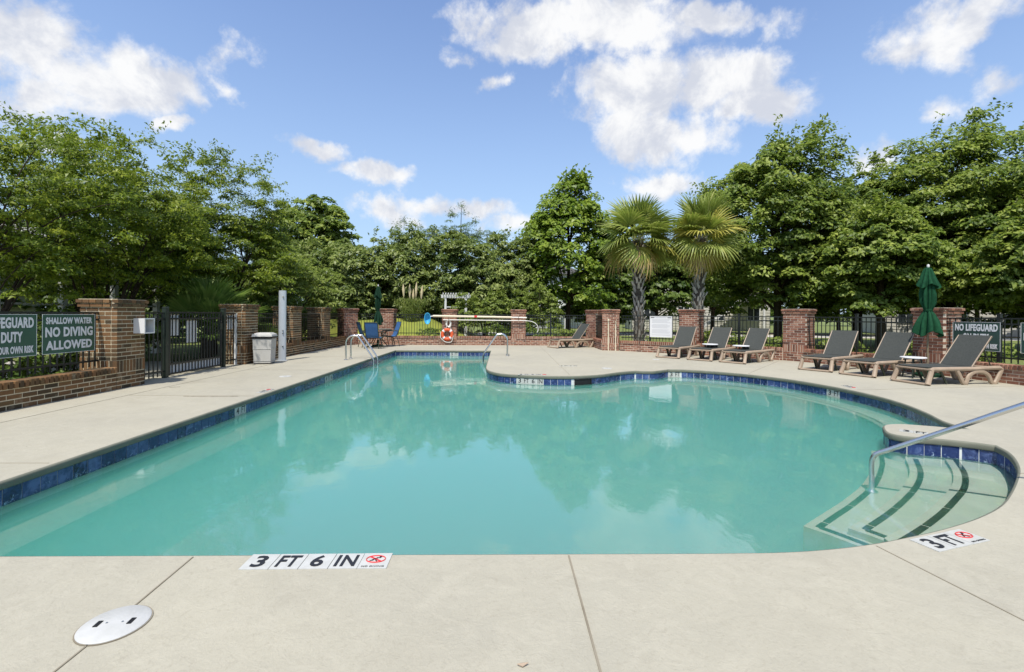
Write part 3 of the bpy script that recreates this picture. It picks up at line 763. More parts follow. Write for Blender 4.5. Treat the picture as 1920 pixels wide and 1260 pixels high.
pillar(((Q[0][0] + Q[1][0]) / 2, (Q[0][1] + Q[1][1]) / 2), ang(Q[0], Q[1]), 'red', 'red brick pillar with two white pipes')
def between(a, b, r0=.33, r1=.33):
    a, b = Vector(a), Vector(b); d = (b - a).normalized(); return tuple(a + d * r0), tuple(b - d * r1)
labs = ['low red brick wall under the white notice board', 'low red brick wall behind the three grey loungers', 'low red brick wall behind the first dark loungers', 'low red brick wall beneath the no lifeguard sign']
plabs = ['red brick pillar between the notice board and the grey loungers', 'wide red brick pillar between the two lounger rows', 'red brick pillar behind the green closed umbrella', None]
for i in range(1, 5):
    a, b = between(Q[i], Q[i + 1], .02 if i == 1 else .3, .3); wall(a, b, 'red', labs[i - 1])
    if i < 4: pillar(Q[i + 1], (ang(Q[i], Q[i + 1]) + ang(Q[i + 1], Q[min(i + 2, 5)])) / 2, 'red', plabs[i - 1])

# ------------------------------------------------------------------ fences
pick = MB().box((0, 0, 0), (.017, .017, 1.0)).mesh('picket', 'black_metal'); pickg = MB().box((0, 0, 0), (.017, .017, 1.0)).mesh('picket', 'green_black_metal')
def fence(p0, p1, label, z0=.40, posts=(), met='black_metal', rails=(1.315, 1.20, .50), sp=.113, back=.17, ztop=1.33):
    p0, p1 = Vector(p0), Vector(p1); d = p1 - p0; L = d.length
    o = thing('fence_panel', label, 'fence', (p0.x, p0.y, 0), math.atan2(d.y, d.x), 'black metal fence panels')
    for z in rails: MB().box((L / 2, back, z), (L, .03, .03)).build('rail', met, o)
    k = int(L / sp); pm = pick if met == 'black_metal' else pickg
    for i in range(k):
        b = place(pm, 'picket', o, ((i + .5) * L / k, back, (z0 + ztop - .02) / 2)); b.scale = (1, 1, ztop - .02 - z0)
    for x in posts:
        m = MB().box((x, back, .70 + z0 / 2), (.062, .062, 1.40 - z0)); m.box((x, back, 1.405), (.074, .074, .02)); m.build('post', met, o)
    return o
fence((PX, 2.2), (PX, 8.2), 'black fence panel carrying the two left green signs', posts=(1.2, 3.6), back=.32)
fence((PX, 12.87), (PX, 15.0), 'black fence panel behind the grey shower post')
fence((PX, 15.62), (PX, 17.6), 'black fence panel just past the shower post pillar')
fence((PX, 18.22), (PX, 20.0), 'short black fence panel beside the blue patio chairs')
fence((-6.2, YB), (-5.35, YB), 'short black fence panel behind the far closed umbrella')
fence((-4.71, YB), (-2.62, YB), 'black fence panel left of the life ring')
fence((-1.98, YB), (.38, YB), 'black fence panel behind the long pool poles')
fence((1.02, YB), (3.6, YB), 'black fence panel behind the single far lounger', posts=(1.1,))
fence((3.785, 19.75), (3.785, 18.3), 'short black fence panel on the brick return wall')
flabs = ['black fence panel carrying the white notice board', 'black fence panel behind the three grey loungers', 'black fence panel behind the first dark loungers', 'black fence panel carrying the no lifeguard sign beside the dark loungers']
FA = []
for i in range(1, 5):
    a, b = between(Q[i], Q[i + 1], .02 if i == 1 else .3, .3); L = (Vector(b) - Vector(a)).length
    FA.append(fence(a, b, flabs[i - 1], posts=(L * .5,) if i < 4 else (L * .38,), met='black_metal'))
# gate
GX = -6.86
def fence_side(y0, y1, label): return fence((GX, y0), (GX, y1), label, z0=.04, rails=(1.315, 1.20, .14), back=0.0)
fence_side(8.86, 9.66, 'narrow black fence panel between the box pillar and the gate')
fence_side(11.72, 12.3, 'narrow black fence panel between the gate and the bin pillar')
gate = thing('pool_gate', 'black metal gate with white boards on its far side', 'gate', (GX, 9.74, 0), R(90))
for z in (1.33, 1.20, .26, .06): MB().box((.95, 0, z), (1.82, .035, .035)).build('rail', 'black_metal', gate)
for x in (.06, 1.84): MB().box((x, 0, .69), (.045, .045, 1.32)).build('stile', 'black_metal', gate)
for i in range(16): b = place(pick, 'picket', gate, (.06 + (i + 1) * 1.78 / 17, 0, .69)); b.scale = (1, 1, 1.26)
MB().box((.95, .01, .16), (1.74, .004, .17)).build('kick_plate', 'brushed_grey', gate)
MB().box((1.76, -.04, 1.0), (.08, .05, .14)).build('latch', 'green_black_metal', gate)
for y, lb in ((9.70, 'dark green gate post on the box pillar side'), (11.68, 'dark green gate post on the bin side')):
    o = thing('gate_post', lb, 'post', (GX, y, 0), group='gate posts')
    MB().box((0, 0, .71), (.085, .085, 1.42)).build('shaft', 'green_black_metal', o); MB().bevbox((0, 0, 1.43), (.10, .10, .03), .01).build('cap', 'green_black_metal', o)
for y, z, w_, h_, lb in ((9.98, 1.07, .30, .45, 'upper white board hung behind the gate pickets'), (10.55, .92, .36, .50, 'lower white board hung behind the gate pickets'), (12.02, 1.10, .22, .36, 'small white board behind the narrow panel next to the gate')):
    o = thing('notice_sheet', lb, 'notice', (GX - .035, y, z), R(90), 'white boards behind the gate'); MB().box((0, 0, 0), (w_, .008, h_)).build('panel', 'white_plastic', o)
    MB().box((0, -.001, h_ / 2 - .01), (w_ + .01, .014, .02)).build('hanger', 'steel', o)
o = thing('strike_post', 'black post against the bin pillar with its glare painted white', 'post', (GX, 12.24, 0), R(90))
MB().box((0, 0, .66), (.075, .05, 1.32)).build('shaft', 'white_paint', o)  # white colour paints the glare; boxes below are the post's own black
for z in (.2, .55, .9, 1.2): MB().box((.004, -.027, z), (.045, .006, .16), ry=.2).build('black_patch', 'black_metal', o)

# ------------------------------------------------------------------ signs
def sign(lines, loc, rz, label, mat='sign_green', w=.914, h=.61):
    o = thing('warning_sign', label, 'sign', loc, rz, 'green pool rule signs')
    MB().box((0, 0, 0), (w, .006, h)).build('panel', mat, o)
    m = MB()
    for s in (-1, 1): m.box((s * (w / 2 - .003), -.0045, 0), (.006, .004, h)); m.box((0, -.0045, s * (h / 2 - .003)), (w - .012, .004, .006))
    m.build('border', 'letter_white' if mat != 'sign_green' else 'grout', o)
    for txt, tw, th, z in lines: place(text_mesh(txt, tw, th, 'letter_white', .003, .042), 'lettering', o, (0, -.0055, z))
    return o
NL = [('NO LIFEGUARD', .82, .155, .185), ('ON DUTY', .50, .155, -.02), ('SWIM AT YOUR OWN RISK', .82, .105, -.205)]
SW = [('SHALLOW WATER', .80, .105, .205), ('NO DIVING', .82, .155, .03), ('ALLOWED', .80, .145, -.175)]
SX = PX - .30
sign(NL, (SX, 6.66, .985), R(90), 'green no lifeguard sign cut off at the left edge of the view')
sign(SW, (SX, 7.655, .985), R(90), 'green shallow water no diving sign beside the box pillar')
a = Vector(Q[4]); d = (Vector(Q[5]) - a).normalized(); nrm = Vector((d.y, -d.x))
for s, lines, lb in ((.91, NL, 'grey green no lifeguard sign behind the nearest lounger'), (2.17, SW, 'grey green shallow water sign at the right edge of the view')):
    p = a + d * s + nrm * -.13; sign(lines, (p.x, p.y, .93), math.atan2(d.y, d.x), lb, 'sign_grey_green')
d = (Vector(Q[2]) - Vector(Q[1])).normalized(); p = Vector(Q[1]) + d * 1.52 + Vector((-d.y, d.x)) * .13
o = thing('notice_board', 'white pool rules board with fine print on the fence', 'sign', (p.x, p.y, .93), math.atan2(d.y, d.x))
MB().box((0, 0, 0), (.80, .012, .76)).build('panel', 'white_plastic', o)
m = MB()
for s in (-1, 1): m.box((s * .39, -.009, 0), (.02, .006, .76)); m.box((0, -.009, s * .37), (.76, .006, .02))
m.build('frame', 'white_paint', o)
for s in (-1, 1): MB().box((s * .30, -.0075, .325), (.13, .003, .022)).build('heading_bar', 'letter_black', o)
MB().box((0, -.0072, .325), (.40, .002, .022)).build('print_line', 'board_print', o)
for i in range(16):
    if i % 5 != 4: MB().box((-.02 * (i % 3), -.0072, .26 - i * .037), (.66 - .06 * (i % 3), .002, .011)).build('print_line', 'board_print', o)

# open white box on the pillar
o = thing('wall_box', 'open white metal box fixed to the brown brick pillar', 'box', (PX + .005, 8.68, 1.085))
m = MB(); m.box((.09, -.115, 0), (.20, .008, .27)); m.box((.09, .115, 0), (.20, .008, .27)); m.box((.09, 0, .131), (.20, .222, .008)); m.box((.09, 0, -.131), (.20, .222, .008)); m.box((-.006, 0, 0), (.008, .222, .254))
m.build('case', 'white_plastic', o); m = MB()
for s in (-1, 1): m.box((.193, s * .112, 0), (.008, .022, .278)); m.box((.193, 0, s * .128), (.008, .2, .022))
m.build('rim', 'white_paint', o); MB().box((.06, -.02, -.02), (.05, .08, .12)).build('phone', 'bin_beige', o); MB().box((.02, .05, .02), (.03, .06, .15)).build('bracket', 'brushed_grey', o)

# ------------------------------------------------------------------ shower post, bin
o = thing('shower_post', 'tall grey metal shower post beside the waste bin', 'shower', (-6.16, 13.28, 0), R(14))
prof = [(.10 * math.cos(a), .05 * math.sin(a)) for a in np.linspace(0, 2 * math.pi, 20, endpoint=False)]
m = MB(); m.prism(prof, 0, 1.94); m.prism([(x * .93, y * .93) for x, y in prof], 1.94, 1.965); m.build('column', 'brushed_grey', o, smooth='auto')
MB().box((0, 0, .008), (.26, .16, .016)).build('foot_plate', 'brushed_grey', o)
for z, r in ((1.80, .022), (.86, .018), (.78, .018), (.42, .02)):
    MB().tube([(.02, -.045, z), (.02, -.085, z - .015)], [r, r * .8], 10).build('shower_nozzle' if z > 1.7 else 'push_button', 'steel', o, smooth='auto')
o = thing('waste_bin', 'square beige waste bin with a black rimmed lid', 'bin', (-6.27, 12.52, 0), R(10))
m = MB(); b0, b1 = .20, .225
m.add([(-b0, -b0, .03), (b0, -b0, .03), (b0, b0, .03), (-b0, b0, .03), (-b1, -b1, .66), (b1, -b1, .66), (b1, b1, .66), (-b1, b1, .66)], [(3, 2, 1, 0), (4, 5, 6, 7), (0, 1, 5, 4), (1, 2, 6, 5), (2, 3, 7, 6), (3, 0, 4, 7)])
m.build('body', 'bin_beige', o)
m = MB()
for z, w_ in ((.40, .415), (.09, .395)): m.box((0, 0, z), (w_ + .03, w_ + .03, .015))
m.build('band', 'bin_beige', o)
for sx in (-1, 1):
    for sy in (-1, 1): MB().box((sx * .17, sy * .17, .015), (.05, .05, .032)).build('foot', 'bin_black', o)
MB().bevbox((0, 0, .69), (.49, .49, .07), .02).build('liner_rim', 'bin_black', o)
m = MB(); m.add([(-.25, -.25, .72), (.25, -.25, .72), (.25, .25, .72), (-.25, .25, .72), (-.235, -.235, .77), (.235, -.235, .77), (.235, .235, .77), (-.235, .235, .77), (-.16, -.16, .815), (.16, -.16, .815), (.16, .16, .815), (-.16, .16, .815)],
    [(3, 2, 1, 0), (8, 9, 10, 11)] + [(r * 4 + i, r * 4 + (i + 1) % 4, r * 4 + 4 + (i + 1) % 4, r * 4 + 4 + i) for r in range(2) for i in range(4)]); m.build('lid', 'bin_beige', o)

# ------------------------------------------------------------------ ladders and rail
def ladder(loc, rz, label):
    o = thing('pool_ladder', label, 'ladder', loc, rz, 'steel pool ladders')
    for s in (-1, 1):
        y = s * .22; pts = [(-.62, y, 0), (-.62, y, .42)] + [(-.40 + .22 * math.cos(a), y, .50 + .20 * math.sin(a)) for a in np.linspace(math.pi * .95, .28 * math.pi, 9)] + [(.02, y, .25), (.14, y, .06), (.17, y, -.10), (.165, y, -.75)]
        MB().tube(catmull3(pts), .024, 12).build('grab_rail', 'steel', o, smooth='auto')
        MB().lathe([(.055, 0), (.055, .008), (.03, .022)], 16, (-.62, y, .001)).build('flange', 'steel', o, smooth='auto')
    for z in (-.26, -.48): MB().box((.15, 0, z), (.09, .44, .03)).build('tread', 'brushed_grey', o)
def catmull3(pts, per=4):
    P = [Vector(p) for p in pts]; out = []
    for i in range(len(P) - 1):
        a = P[i - 1] if i else P[0]; b = P[i]; c = P[i + 1]; d = P[i + 2] if i + 2 < len(P) else P[-1]
        for k in range(per):
            t = k / per; out.append(.5 * ((2 * b) + (c - a) * t + (2 * a - 5 * b + 4 * c - d) * t * t + (3 * b - a - 3 * c + d) * t ** 3))
    return out + [P[-1]]
ladder((-3.87, 13.8, 0), 0, 'steel pool ladder on the straight side by the shower post')
ladder((-.45, 15.3, 0), math.pi, 'steel pool ladder hooked over the peninsula side')
o = thing('hand_rail', 'sloping steel hand rail rising from the entry steps', 'rail', (3.455, 4.31, -.302))
dr = Vector((.655, -.756)); P = lambda s, z: (dr.x * s, dr.y * s, z + .302)
pts = [P(0, -.302), P(0, -.15), P(0, -.02), P(.03, .055), P(.12, .115), P(.3, .23), P(.62, .435), P(.93, .635), P(1.2, .80), P(1.3, .83), P(1.37, .76), P(1.375, .5), P(1.375, 0)]
MB().tube(catmull3(pts), .0215, 14).build('rail_tube', 'steel', o, smooth='auto')
MB().lathe([(.05, 0), (.05, .01), (.026, .03)], 18).build('foot_flange', 'steel', o, smooth='auto')
MB().lathe([(.055, 0), (.055, .008), (.026, .022)], 18, P(1.375, .001)).build('deck_flange', 'steel', o, smooth='auto')

# ------------------------------------------------------------------ loungers
def lounger():
    o = thing('sun_lounger', '', 'lounger', group='resin sun loungers')
    W = .33
    def bar(pts, w=.055, t=.05): return MB().tube(catmull3(pts, 5), .034, 8, True, .72)
    for s in (-1, 1):
        y = s * W
        m = MB(); m.tube([(-.02, y, .29), (.05, y, .315), (.5, y, .315), (1.0, y, .312), (1.5, y, .325), (1.66, y, .325), (1.72, y, .29)], [.034, .042, .042, .042, .042, .042, .034], 8); m.build('side_rail', 'resin_tan', o, smooth='auto')
        m = MB(); m.tube(catmull3([(1.72, y, .30), (1.66, y, .18), (1.56, y, .03), (1.50, y, .016)], 4), .045, 8, True, .75); m.build('leg', 'resin_tan', o, smooth='auto')
        m = MB(); m.tube([(.02, y, .30), (-.03, y * 1.02, .17), (-.10, y * 1.06, .02)], [.042, .044, .048], 8); m.build('leg', 'resin_tan', o, smooth='auto')
        m = MB(); m.tube(catmull3([(.60, y, .31), (.68, y, .19), (.76, y, .05), (.82, y, .022)] + [(1.15 - .30 * math.cos(a), y, .03 + .235 * math.sin(a)) for a in np.linspace(.12, math.pi - .12, 9)] + [(1.50, y, .02)], 3), .042, 8, True, .8); m.build('arch_leg', 'resin_tan', o, smooth='auto')
        MB().tube([(.33, y * .7, .30), (.42, y * .7, .16), (.50, y * .7, .02)], .022, 7).build('inner_leg', 'bronze_frame', o, smooth='auto')
        MB().tube([(1.02, y * .9, .335), (1.52, y * .9, .955)], .014, 8).build('back_stile', 'resin_tan', o, smooth='auto')
        MB().tube([(1.36, y * .8, .72), (1.55, y * .8, .34)], .010, 6).build('back_strut', 'bronze_frame', o)
    MB().tube([(-.10, -W * 1.06, .024), (-.10, W * 1.06, .024)], .026, 8).build('foot_bar', 'resin_tan', o, smooth='auto')
    for x in (-.01, .60, 1.02, 1.70): MB().tube([(x, -W, .31), (x, W, .31)], .025, 8).build('cross_bar', 'resin_tan', o, smooth='auto')
    # slings, with a slight sag
    def sling(p0, p1, sag, nm):
        m = MB(); nx, ny = 8, 6; p0, p1 = Vector(p0), Vector(p1); d = (p1 - p0); nn = Vector((-d.z, 0, d.x)).normalized(); V = []
        for t in (0, .012):
            for i in range(nx + 1):
                for j in range(ny + 1):
                    f, g = i / nx, j / ny; p = p0 + d * f - nn * (sag * math.sin(math.pi * g) * (.4 + .6 * math.sin(math.pi * f)) - t); V.append((p.x, (g - .5) * 2 * .31, p.z))
        k = (nx + 1) * (ny + 1); F = []
        for i in range(nx):
            for j in range(ny):
                a = i * (ny + 1) + j; F += [(a + k, a + k + ny + 1, a + k + ny + 2, a + k + 1), (a, a + 1, a + ny + 2, a + ny + 1)]
        b = [i * (ny + 1) for i in range(nx + 1)]; F += [(b[i], b[i + 1], b[i + 1] + k, b[i] + k) for i in range(nx)]; b = [i * (ny + 1) + ny for i in range(nx + 1)]; F += [(b[i + 1], b[i], b[i] + k, b[i + 1] + k) for i in range(nx)]
        F += [(j + 1, j, j + k, j + 1 + k) for j in range(ny)]; e = nx * (ny + 1); F += [(e + j, e + j + 1, e + j + 1 + k, e + j + k) for j in range(ny)]
        m.add(V, F).build(nm, 'sling_grey', o, smooth='auto')
    sling((-.03, 0, .345), (1.04, 0, .345), .02, 'seat_sling'); sling((1.04, 0, .35), (1.53, 0, .965), .012, 'back_sling')
    return o
LG = [((8.30, 9.30), 9, 'nearest dark sling lounger in front of the no lifeguard sign'), ((8.06, 10.42), 22, 'dark sling lounger in front of the green umbrella, second of the near three'),
      ((7.72, 11.36), 32, 'dark sling lounger farthest from the sign among the near three'), ((6.56, 13.16), 36, 'grey sling lounger next to the wide pillar, nearest of the middle three'),
      ((5.92, 13.88), 42, 'grey sling lounger between two white side tables'), ((5.24, 14.66), 47, 'grey sling lounger next to the white notice board'), ((2.12, 18.95), 26, 'single grey lounger by the inner wall corner behind the peninsula')]
lg0 = None
for (x, y), a, lb in LG:
    if lg0 is None:
        lg0 = lounger(); lg0.location = (x, y, 0); lg0.rotation_euler = (0, 0, R(a)); lg0['label'] = lb; lk = children(lg0)
    else: copy_tree(lg0, lb, (x, y, 0), R(a), kids=lk)

def side_table():
    o = thing('side_table', '', 'table', group='white side tables between loungers')
    MB().lathe([(.02, .43), (.225, .43), (.235, .437), (.235, .452), (.225, .46), (.02, .46)], 28).build('table_top', 'white_plastic', o, smooth='auto')
    for a in (0, 90, 180, 270):
        c, s = math.cos(R(a + 45)), math.sin(R(a + 45)); MB().tube([(c * .13, s * .13, .43), (c * .15, s * .15, .2), (c * .19, s * .19, 0)], .016, 7).build('leg', 'green_black_metal', o)
    MB().tube([(-.1, -.1, .2), (.1, .1, .2)], .01, 6).build('brace', 'green_black_metal', o)
    return o
st0 = side_table(); ks = children(st0)
for i, ((x, y), lb) in enumerate((((9.05, 10.15), 'white round side table under the green umbrella'), ((6.50, 14.55), 'white round side table between the two grey loungers beside the notice board'), ((7.12, 13.85), 'white round side table between the grey loungers next to the wide pillar'))):
    if i == 0: st0.location = (x, y, 0); st0['label'] = lb
    else: copy_tree(st0, lb, (x, y, 0), .3 * i, kids=ks)

# ------------------------------------------------------------------ closed umbrellas
def umbrella(loc, H, mat, label, rz=0, k=.80):
    o = thing('closed_umbrella', label, 'umbrella', loc, rz, 'closed garden umbrellas')
    MB().tube([(0, 0, .05), (0, 0, H - .05)], .02, 10).build('pole', 'umbrella_pole', o, smooth='auto')
    MB().lathe([(.02, H - .06), (.03, H - .03), (.022, H), (.005, H + .01)], 12).build('finial', 'white_paint', o, smooth='auto')
    def folds(prof, n=8, amp=.3, nm='canopy'):
        m = MB(); N = 72; V = []; F = []
        for zi, (r, z, am) in enumerate(prof):
            for q in range(N):
                a = 2 * math.pi * q / N; f = 1 + am * (1.5 * abs(math.sin(a * n / 2 + .06 * zi)) ** .8 - 1) + .13 * math.sin(2 * a + 1.3 + .35 * zi) + .09 * math.sin(5 * a + .8 * zi)
                V.append((r * f * math.cos(a) * k, r * f * math.sin(a) * k, z + (.16 if zi >= len(prof) - 3 else .04) * am * math.sin(a * 3 + 1)))
        for i in range(len(prof) - 1):
            for q in range(N): F.append((i * N + q, i * N + (q + 1) % N, (i + 1) * N + (q + 1) % N, (i + 1) * N + q))
        return m.add(V, F).build(nm, mat, o, smooth='auto')
    t = H - .06
    folds([(.02, t, 0), (.075, t - .02, .1), (.105, t - .10, .25), (.15, t - .26, .34), (.215, t - .42, .36), (.205, t - .43, .36), (.14, t - .36, .3)], nm='top_flap')
    folds([(.08, t - .25, .3), (.125, t - .42, .42), (.15, t - .60, .45), (.145, t - .78, .45), (.095, t - .93, .3), (.08, t - .98, .15), (.12, t - 1.04, .3), (.20, t - 1.20, .42), (.26, t - 1.40, .45), (.275, t - 1.50, .45), (.22, t - 1.46, .4)], nm='canopy')
    MB().tube([(.095 * k * math.cos(a), .095 * k * math.sin(a), t - .97) for a in np.linspace(0, 2 * math.pi, 17)], .012, 6, False).build('tie', mat, o)
    MB().lathe([(.24, 0), (.24, .05), (.20, .08), (.05, .10), (.035, .28), (.022, .28)], 24).build('base', 'umbrella_dark', o, smooth='auto')
    return o
umbrella((9.62, 10.42, 0), 2.52, 'umbrella_green', 'closed bright green umbrella beside the near loungers')
umbrella((-5.02, 19.05, 0), 2.5, 'umbrella_dark', 'closed dark green umbrella through the blue chairs table', k=.66)

# ------------------------------------------------------------------ patio set
o = thing('patio_table', 'round glass patio table between the blue chairs', 'table', (-5.02, 19.05, 0))
MB().lathe([(.03, .70), (.52, .70), (.53, .706), (.53, .714), (.03, .716)], 32).build('glass_top', 'glass_top', o, smooth='auto')
MB().tube([(.535 * math.cos(a), .535 * math.sin(a), .707) for a in np.linspace(0, 2 * math.pi, 33)], .014, 8, False).build('rim', 'bronze_frame', o)
for a in range(4):
    c, s = math.cos(R(a * 90 + 45)), math.sin(R(a * 90 + 45)); MB().tube(catmull3([(c * .42, s * .42, .70), (c * .25, s * .25, .45), (c * .2, s * .2, .3), (c * .45, s * .45, .01)]), .018, 7).build('leg', 'bronze_frame', o, smooth='auto')
def patio_chair():
    o = thing('patio_chair', '', 'chair', group='blue sling patio chairs')
    for s in (-1, 1):
        x = s * .27
        MB().tube(catmull3([(x, .10, .01), (x, .05, .25), (x, .02, .42), (x, -.20, .43)], 4), .015, 7).build('leg', 'bronze_frame', o, smooth='auto')
        MB().tube(catmull3([(x, .36, .01), (x, .30, .25), (x, .24, .43)], 4), .015, 7).build('leg', 'bronze_frame', o, smooth='auto')
        MB().tube(catmull3([(x * .92, -.22, .41), (x * .92, .2, .40), (x * .92, .34, .65), (x * .92, .44, .99)], 5), .016, 8).build('seat_stile', 'bronze_frame', o, smooth='auto')
        MB().tube(catmull3([(x * 1.02, -.2, .43), (x * 1.06, -.21, .60), (x * 1.06, .05, .645), (x, .33, .63)], 4), .018, 8).build('armrest', 'bronze_frame', o, smooth='auto')
    m = MB(); pr = catmull3([(0, -.22, .42), (0, -.02, .405), (0, .17, .405), (0, .26, .47), (0, .335, .66), (0, .40, .84), (0, .445, 1.0)], 4); k = len(pr)
    for t, dz in ((0, 0), (1, .008)):
        pass
    V = [(sx * .245, p.y - dz, p.z + dz) for dz in (0, .008) for p in pr for sx in (-1, 1)]
    F = [(i * 2, i * 2 + 1, i * 2 + 3, i * 2 + 2) for i in range(k - 1)] + [(2 * k + i * 2, 2 * k + i * 2 + 2, 2 * k + i * 2 + 3, 2 * k + i * 2 + 1) for i in range(k - 1)]
    m.add(V, F).build('sling', 'blue_sling', o, smooth='auto')
    MB().tube([(-.26, .26, .2), (.26, .26, .2)], .011, 6).build('stretcher', 'bronze_frame', o); MB().tube([(-.245, .445, 1.0), (.245, .445, 1.0)], .013, 6).build('top_bar', 'bronze_frame', o)
    return o
c0 = patio_chair(); kc = children(c0)
for i, ((x, y), a, lb) in enumerate((((-4.90, 18.15), 176, 'blue sling chair with its back to the pool'), ((-5.28, 18.75), 122, 'blue sling chair half hidden behind the chair facing away from the pool'), ((-4.68, 19.45), -58, 'blue sling chair standing apart across the patio table'))):
    # chair faces -y at angle 0
    if i == 0: c0.location = (x, y, 0); c0.rotation_euler = (0, 0, R(a)); c0['label'] = lb
    else: copy_tree(c0, lb, (x, y, 0), R(a), kids=kc)

# ------------------------------------------------------------------ rescue gear on the back wall
yf = YB - .05
o = thing('life_ring', 'orange and white life ring on the red brick pillar', 'life ring', (-2.38, yf - .02, .46))
rr, tr = .205, .068
seg = [(.12, 1.30, 'ring_orange'), (1.30, 1.84, 'letter_white'), (1.84, 2.9, 'ring_orange')]
for q in range(4):
    a0 = math.pi / 4 + q * math.pi / 2
    for f0, f1, mt, nm, r2 in ((a0 + .17, a0 + math.pi / 2 - .17, 'ring_orange', 'float_segment', tr), (a0 - .17, a0 + .17, 'letter_white', 'white_band', tr * 1.04)):
        MB().tube([(rr * math.cos(a), 0, rr * math.sin(a)) for a in np.linspace(f0, f1, 9)], r2, 12, True, .8).build(nm, mt, o, smooth='auto')
m = MB().tube(catmull3([(-.27, -.03, .12), (-.28, -.04, -.12), (-.12, -.03, -.30), (.05, -.03, -.34), (.2, -.04, -.30), (.27, -.03, -.05)]), .012, 6); m.build('grab_line', 'rope_white', o, smooth='auto')
o = thing('throw_rope', 'coiled white throw rope above the life ring', 'rope', (-2.33, yf - .015, .95))
for k in range(4): MB().tube([(.09 * math.cos(a) + .02 * k - .03, -.012 * k, .15 * math.sin(a) - .01 * k) for a in np.linspace(0, 2 * math.pi, 20)], .011, 6, False).build('coil', 'rope_white', o)
MB().tube(catmull3([(-.07, 0, -.1), (-.11, 0, -.25), (-.13, .0, -.36)]), .012, 6).build('rope_tail', 'rope_white', o); MB().tube(catmull3([(.05, 0, -.14), (.10, 0, -.22), (.14, 0, -.33)]), .012, 6).build('rope_tail', 'rope_white', o)
MB().tube([(0, .03, .17), (0, -.06, .17)], .012, 6).build('hook', 'black_metal', o)
def zrow(x, yv): return yv
o = thing('net_pole', 'long cream pole with a blue leaf net on the back wall', 'pool pole', (-3.2, yf - .09, 1.23))
MB().tube([(.22, 0, .02), (2.2, 0, 0), (3.6, 0, -.02)], .045, 10).build('pole_tube', 'pole_cream', o, smooth='auto'); MB().tube([(3.6, 0, -.02), (4.25, 0, -.03)], .028, 10).build('inner_tube', 'rope_white', o, smooth='auto')
MB().lathe([(.047, -.06), (.047, .06)], 12).build('clamp', 'red_mark', o, loc=(2.05, 0, .003), rot=(0, R(90), 0))
m = MB(); V = []
for r, dpt in ((1.0, 0), (.8, .07), (.45, .12), (.05, .14)):
    V += [(-.02 + .16 * r * math.cos(a) * .8, dpt - .03, -.09 + .24 * r * math.sin(a)) for a in np.linspace(0, 2 * math.pi, 16, endpoint=False)]
m.add(V, [(i * 16 + k, i * 16 + (k + 1) % 16, i * 16 + 16 + (k + 1) % 16, i * 16 + 16 + k) for i in range(3) for k in range(16)]).build('net_bag', 'net_blue', o, smooth='auto')
MB().tube([(-.02 + .13 * math.cos(a), -.03, -.09 + .24 * math.sin(a)) for a in np.linspace(0, 2 * math.pi, 21)], .014, 7, False).build('net_hoop', 'net_blue', o); MB().tube([(.10, -.01, 0), (.24, 0, .02)], .022, 8).build('net_handle', 'white_plastic', o)
o = thing('rescue_hook', 'white shepherd hook pole under the net pole', 'pool pole', (-2.55, yf - .09, 1.09))
MB().tube([(0, 0, 0), (3.6, 0, -.02)], .02, 8).build('pole_tube', 'rope_white', o, smooth='auto')
MB().tube(catmull3([(3.6, 0, -.02), (3.85, 0, -.06), (4.05, 0, -.2), (4.10, 0, -.4), (4.05, 0, -.52)]), .014, 7).build('crook', 'rope_white', o, smooth='auto')
for x in (-2.30, .70):
    MB().tube([(x + 2.55, .07, .14), (x + 2.55, -.03, .14), (x + 2.55, -.03, .0), (x + 2.55, .06, 0)], .009, 6).build('wall_bracket', 'black_metal', o)
for x, h, lb in ((4.0, 1.12, 'taller white pipe against the corner pillar'), (4.25, 1.05, 'shorter white pipe with orange tap against the corner pillar')):
    yy = Q[0][1] + (x - Q[0][0]) * (Q[1][1] - Q[0][1]) / (Q[1][0] - Q[0][0]) - .075
    o = thing('water_pipe', lb, 'pipe', (x, yy, 0), group='white pipes on the pillar')
    MB().tube([(0, 0, 0), (0, 0, h)], .021, 9).build('pipe_tube', 'pole_cream', o, smooth='auto'); MB().tube([(0, 0, h), (0, 0, h + .08)], .035, 10).build('valve', 'resin_tan' if h < 1.1 else 'pole_cream', o, smooth='auto'); MB().tube([(0, -.03, h + .03), (0, -.08, h + .01)], .014, 8).build('spout', 'pole_cream', o)
    MB().box((0, .03, h * .6), (.06, .06, .02)).build('strap', 'steel', o)

# ------------------------------------------------------------------ vegetation
def quads_mesh(name, V, tint, mat):
    n = len(V) // 4; me = bpy.data.meshes.new(name)
    me.vertices.add(n * 4); me.vertices.foreach_set('co', V.astype(np.float32).ravel())
    me.loops.add(n * 4); me.loops.foreach_set('vertex_index', np.arange(n * 4, dtype=np.int32))
    me.polygons.add(n); me.polygons.foreach_set('loop_start', np.arange(0, n * 4, 4, dtype=np.int32))
    at = me.attributes.new('tint', 'FLOAT', 'POINT'); at.data.foreach_set('value', np.repeat(tint, 4).astype(np.float32))
    me.update(); me.validate(); me.materials.append(MAT[mat])
    return me
def unit(a): return a / np.maximum(np.linalg.norm(a, axis=1, keepdims=True), 1e-9)
def leaf_quads(P, N, L, wf=.5, droop=.25):
    """diamond leaves at P, facing N, length L"""
    n = len(P); N = unit(N); r = unit(rng.normal(size=(n, 3))); A = unit(np.cross(N, r)); B = np.cross(N, A); L = np.asarray(L).reshape(-1, 1) * np.ones((n, 1))
    V = np.empty((n, 4, 3)); V[:, 0] = P - A * L * .5; V[:, 1] = P + B * L * wf * .5 + N * L * .08; V[:, 2] = P + A * L * .5 - N * L * droop; V[:, 3] = P - B * L * wf * .5 + N * L * .08
    return V.reshape(-1, 3)
def dirs(n):
    return unit(rng.normal(size=(n, 3)))
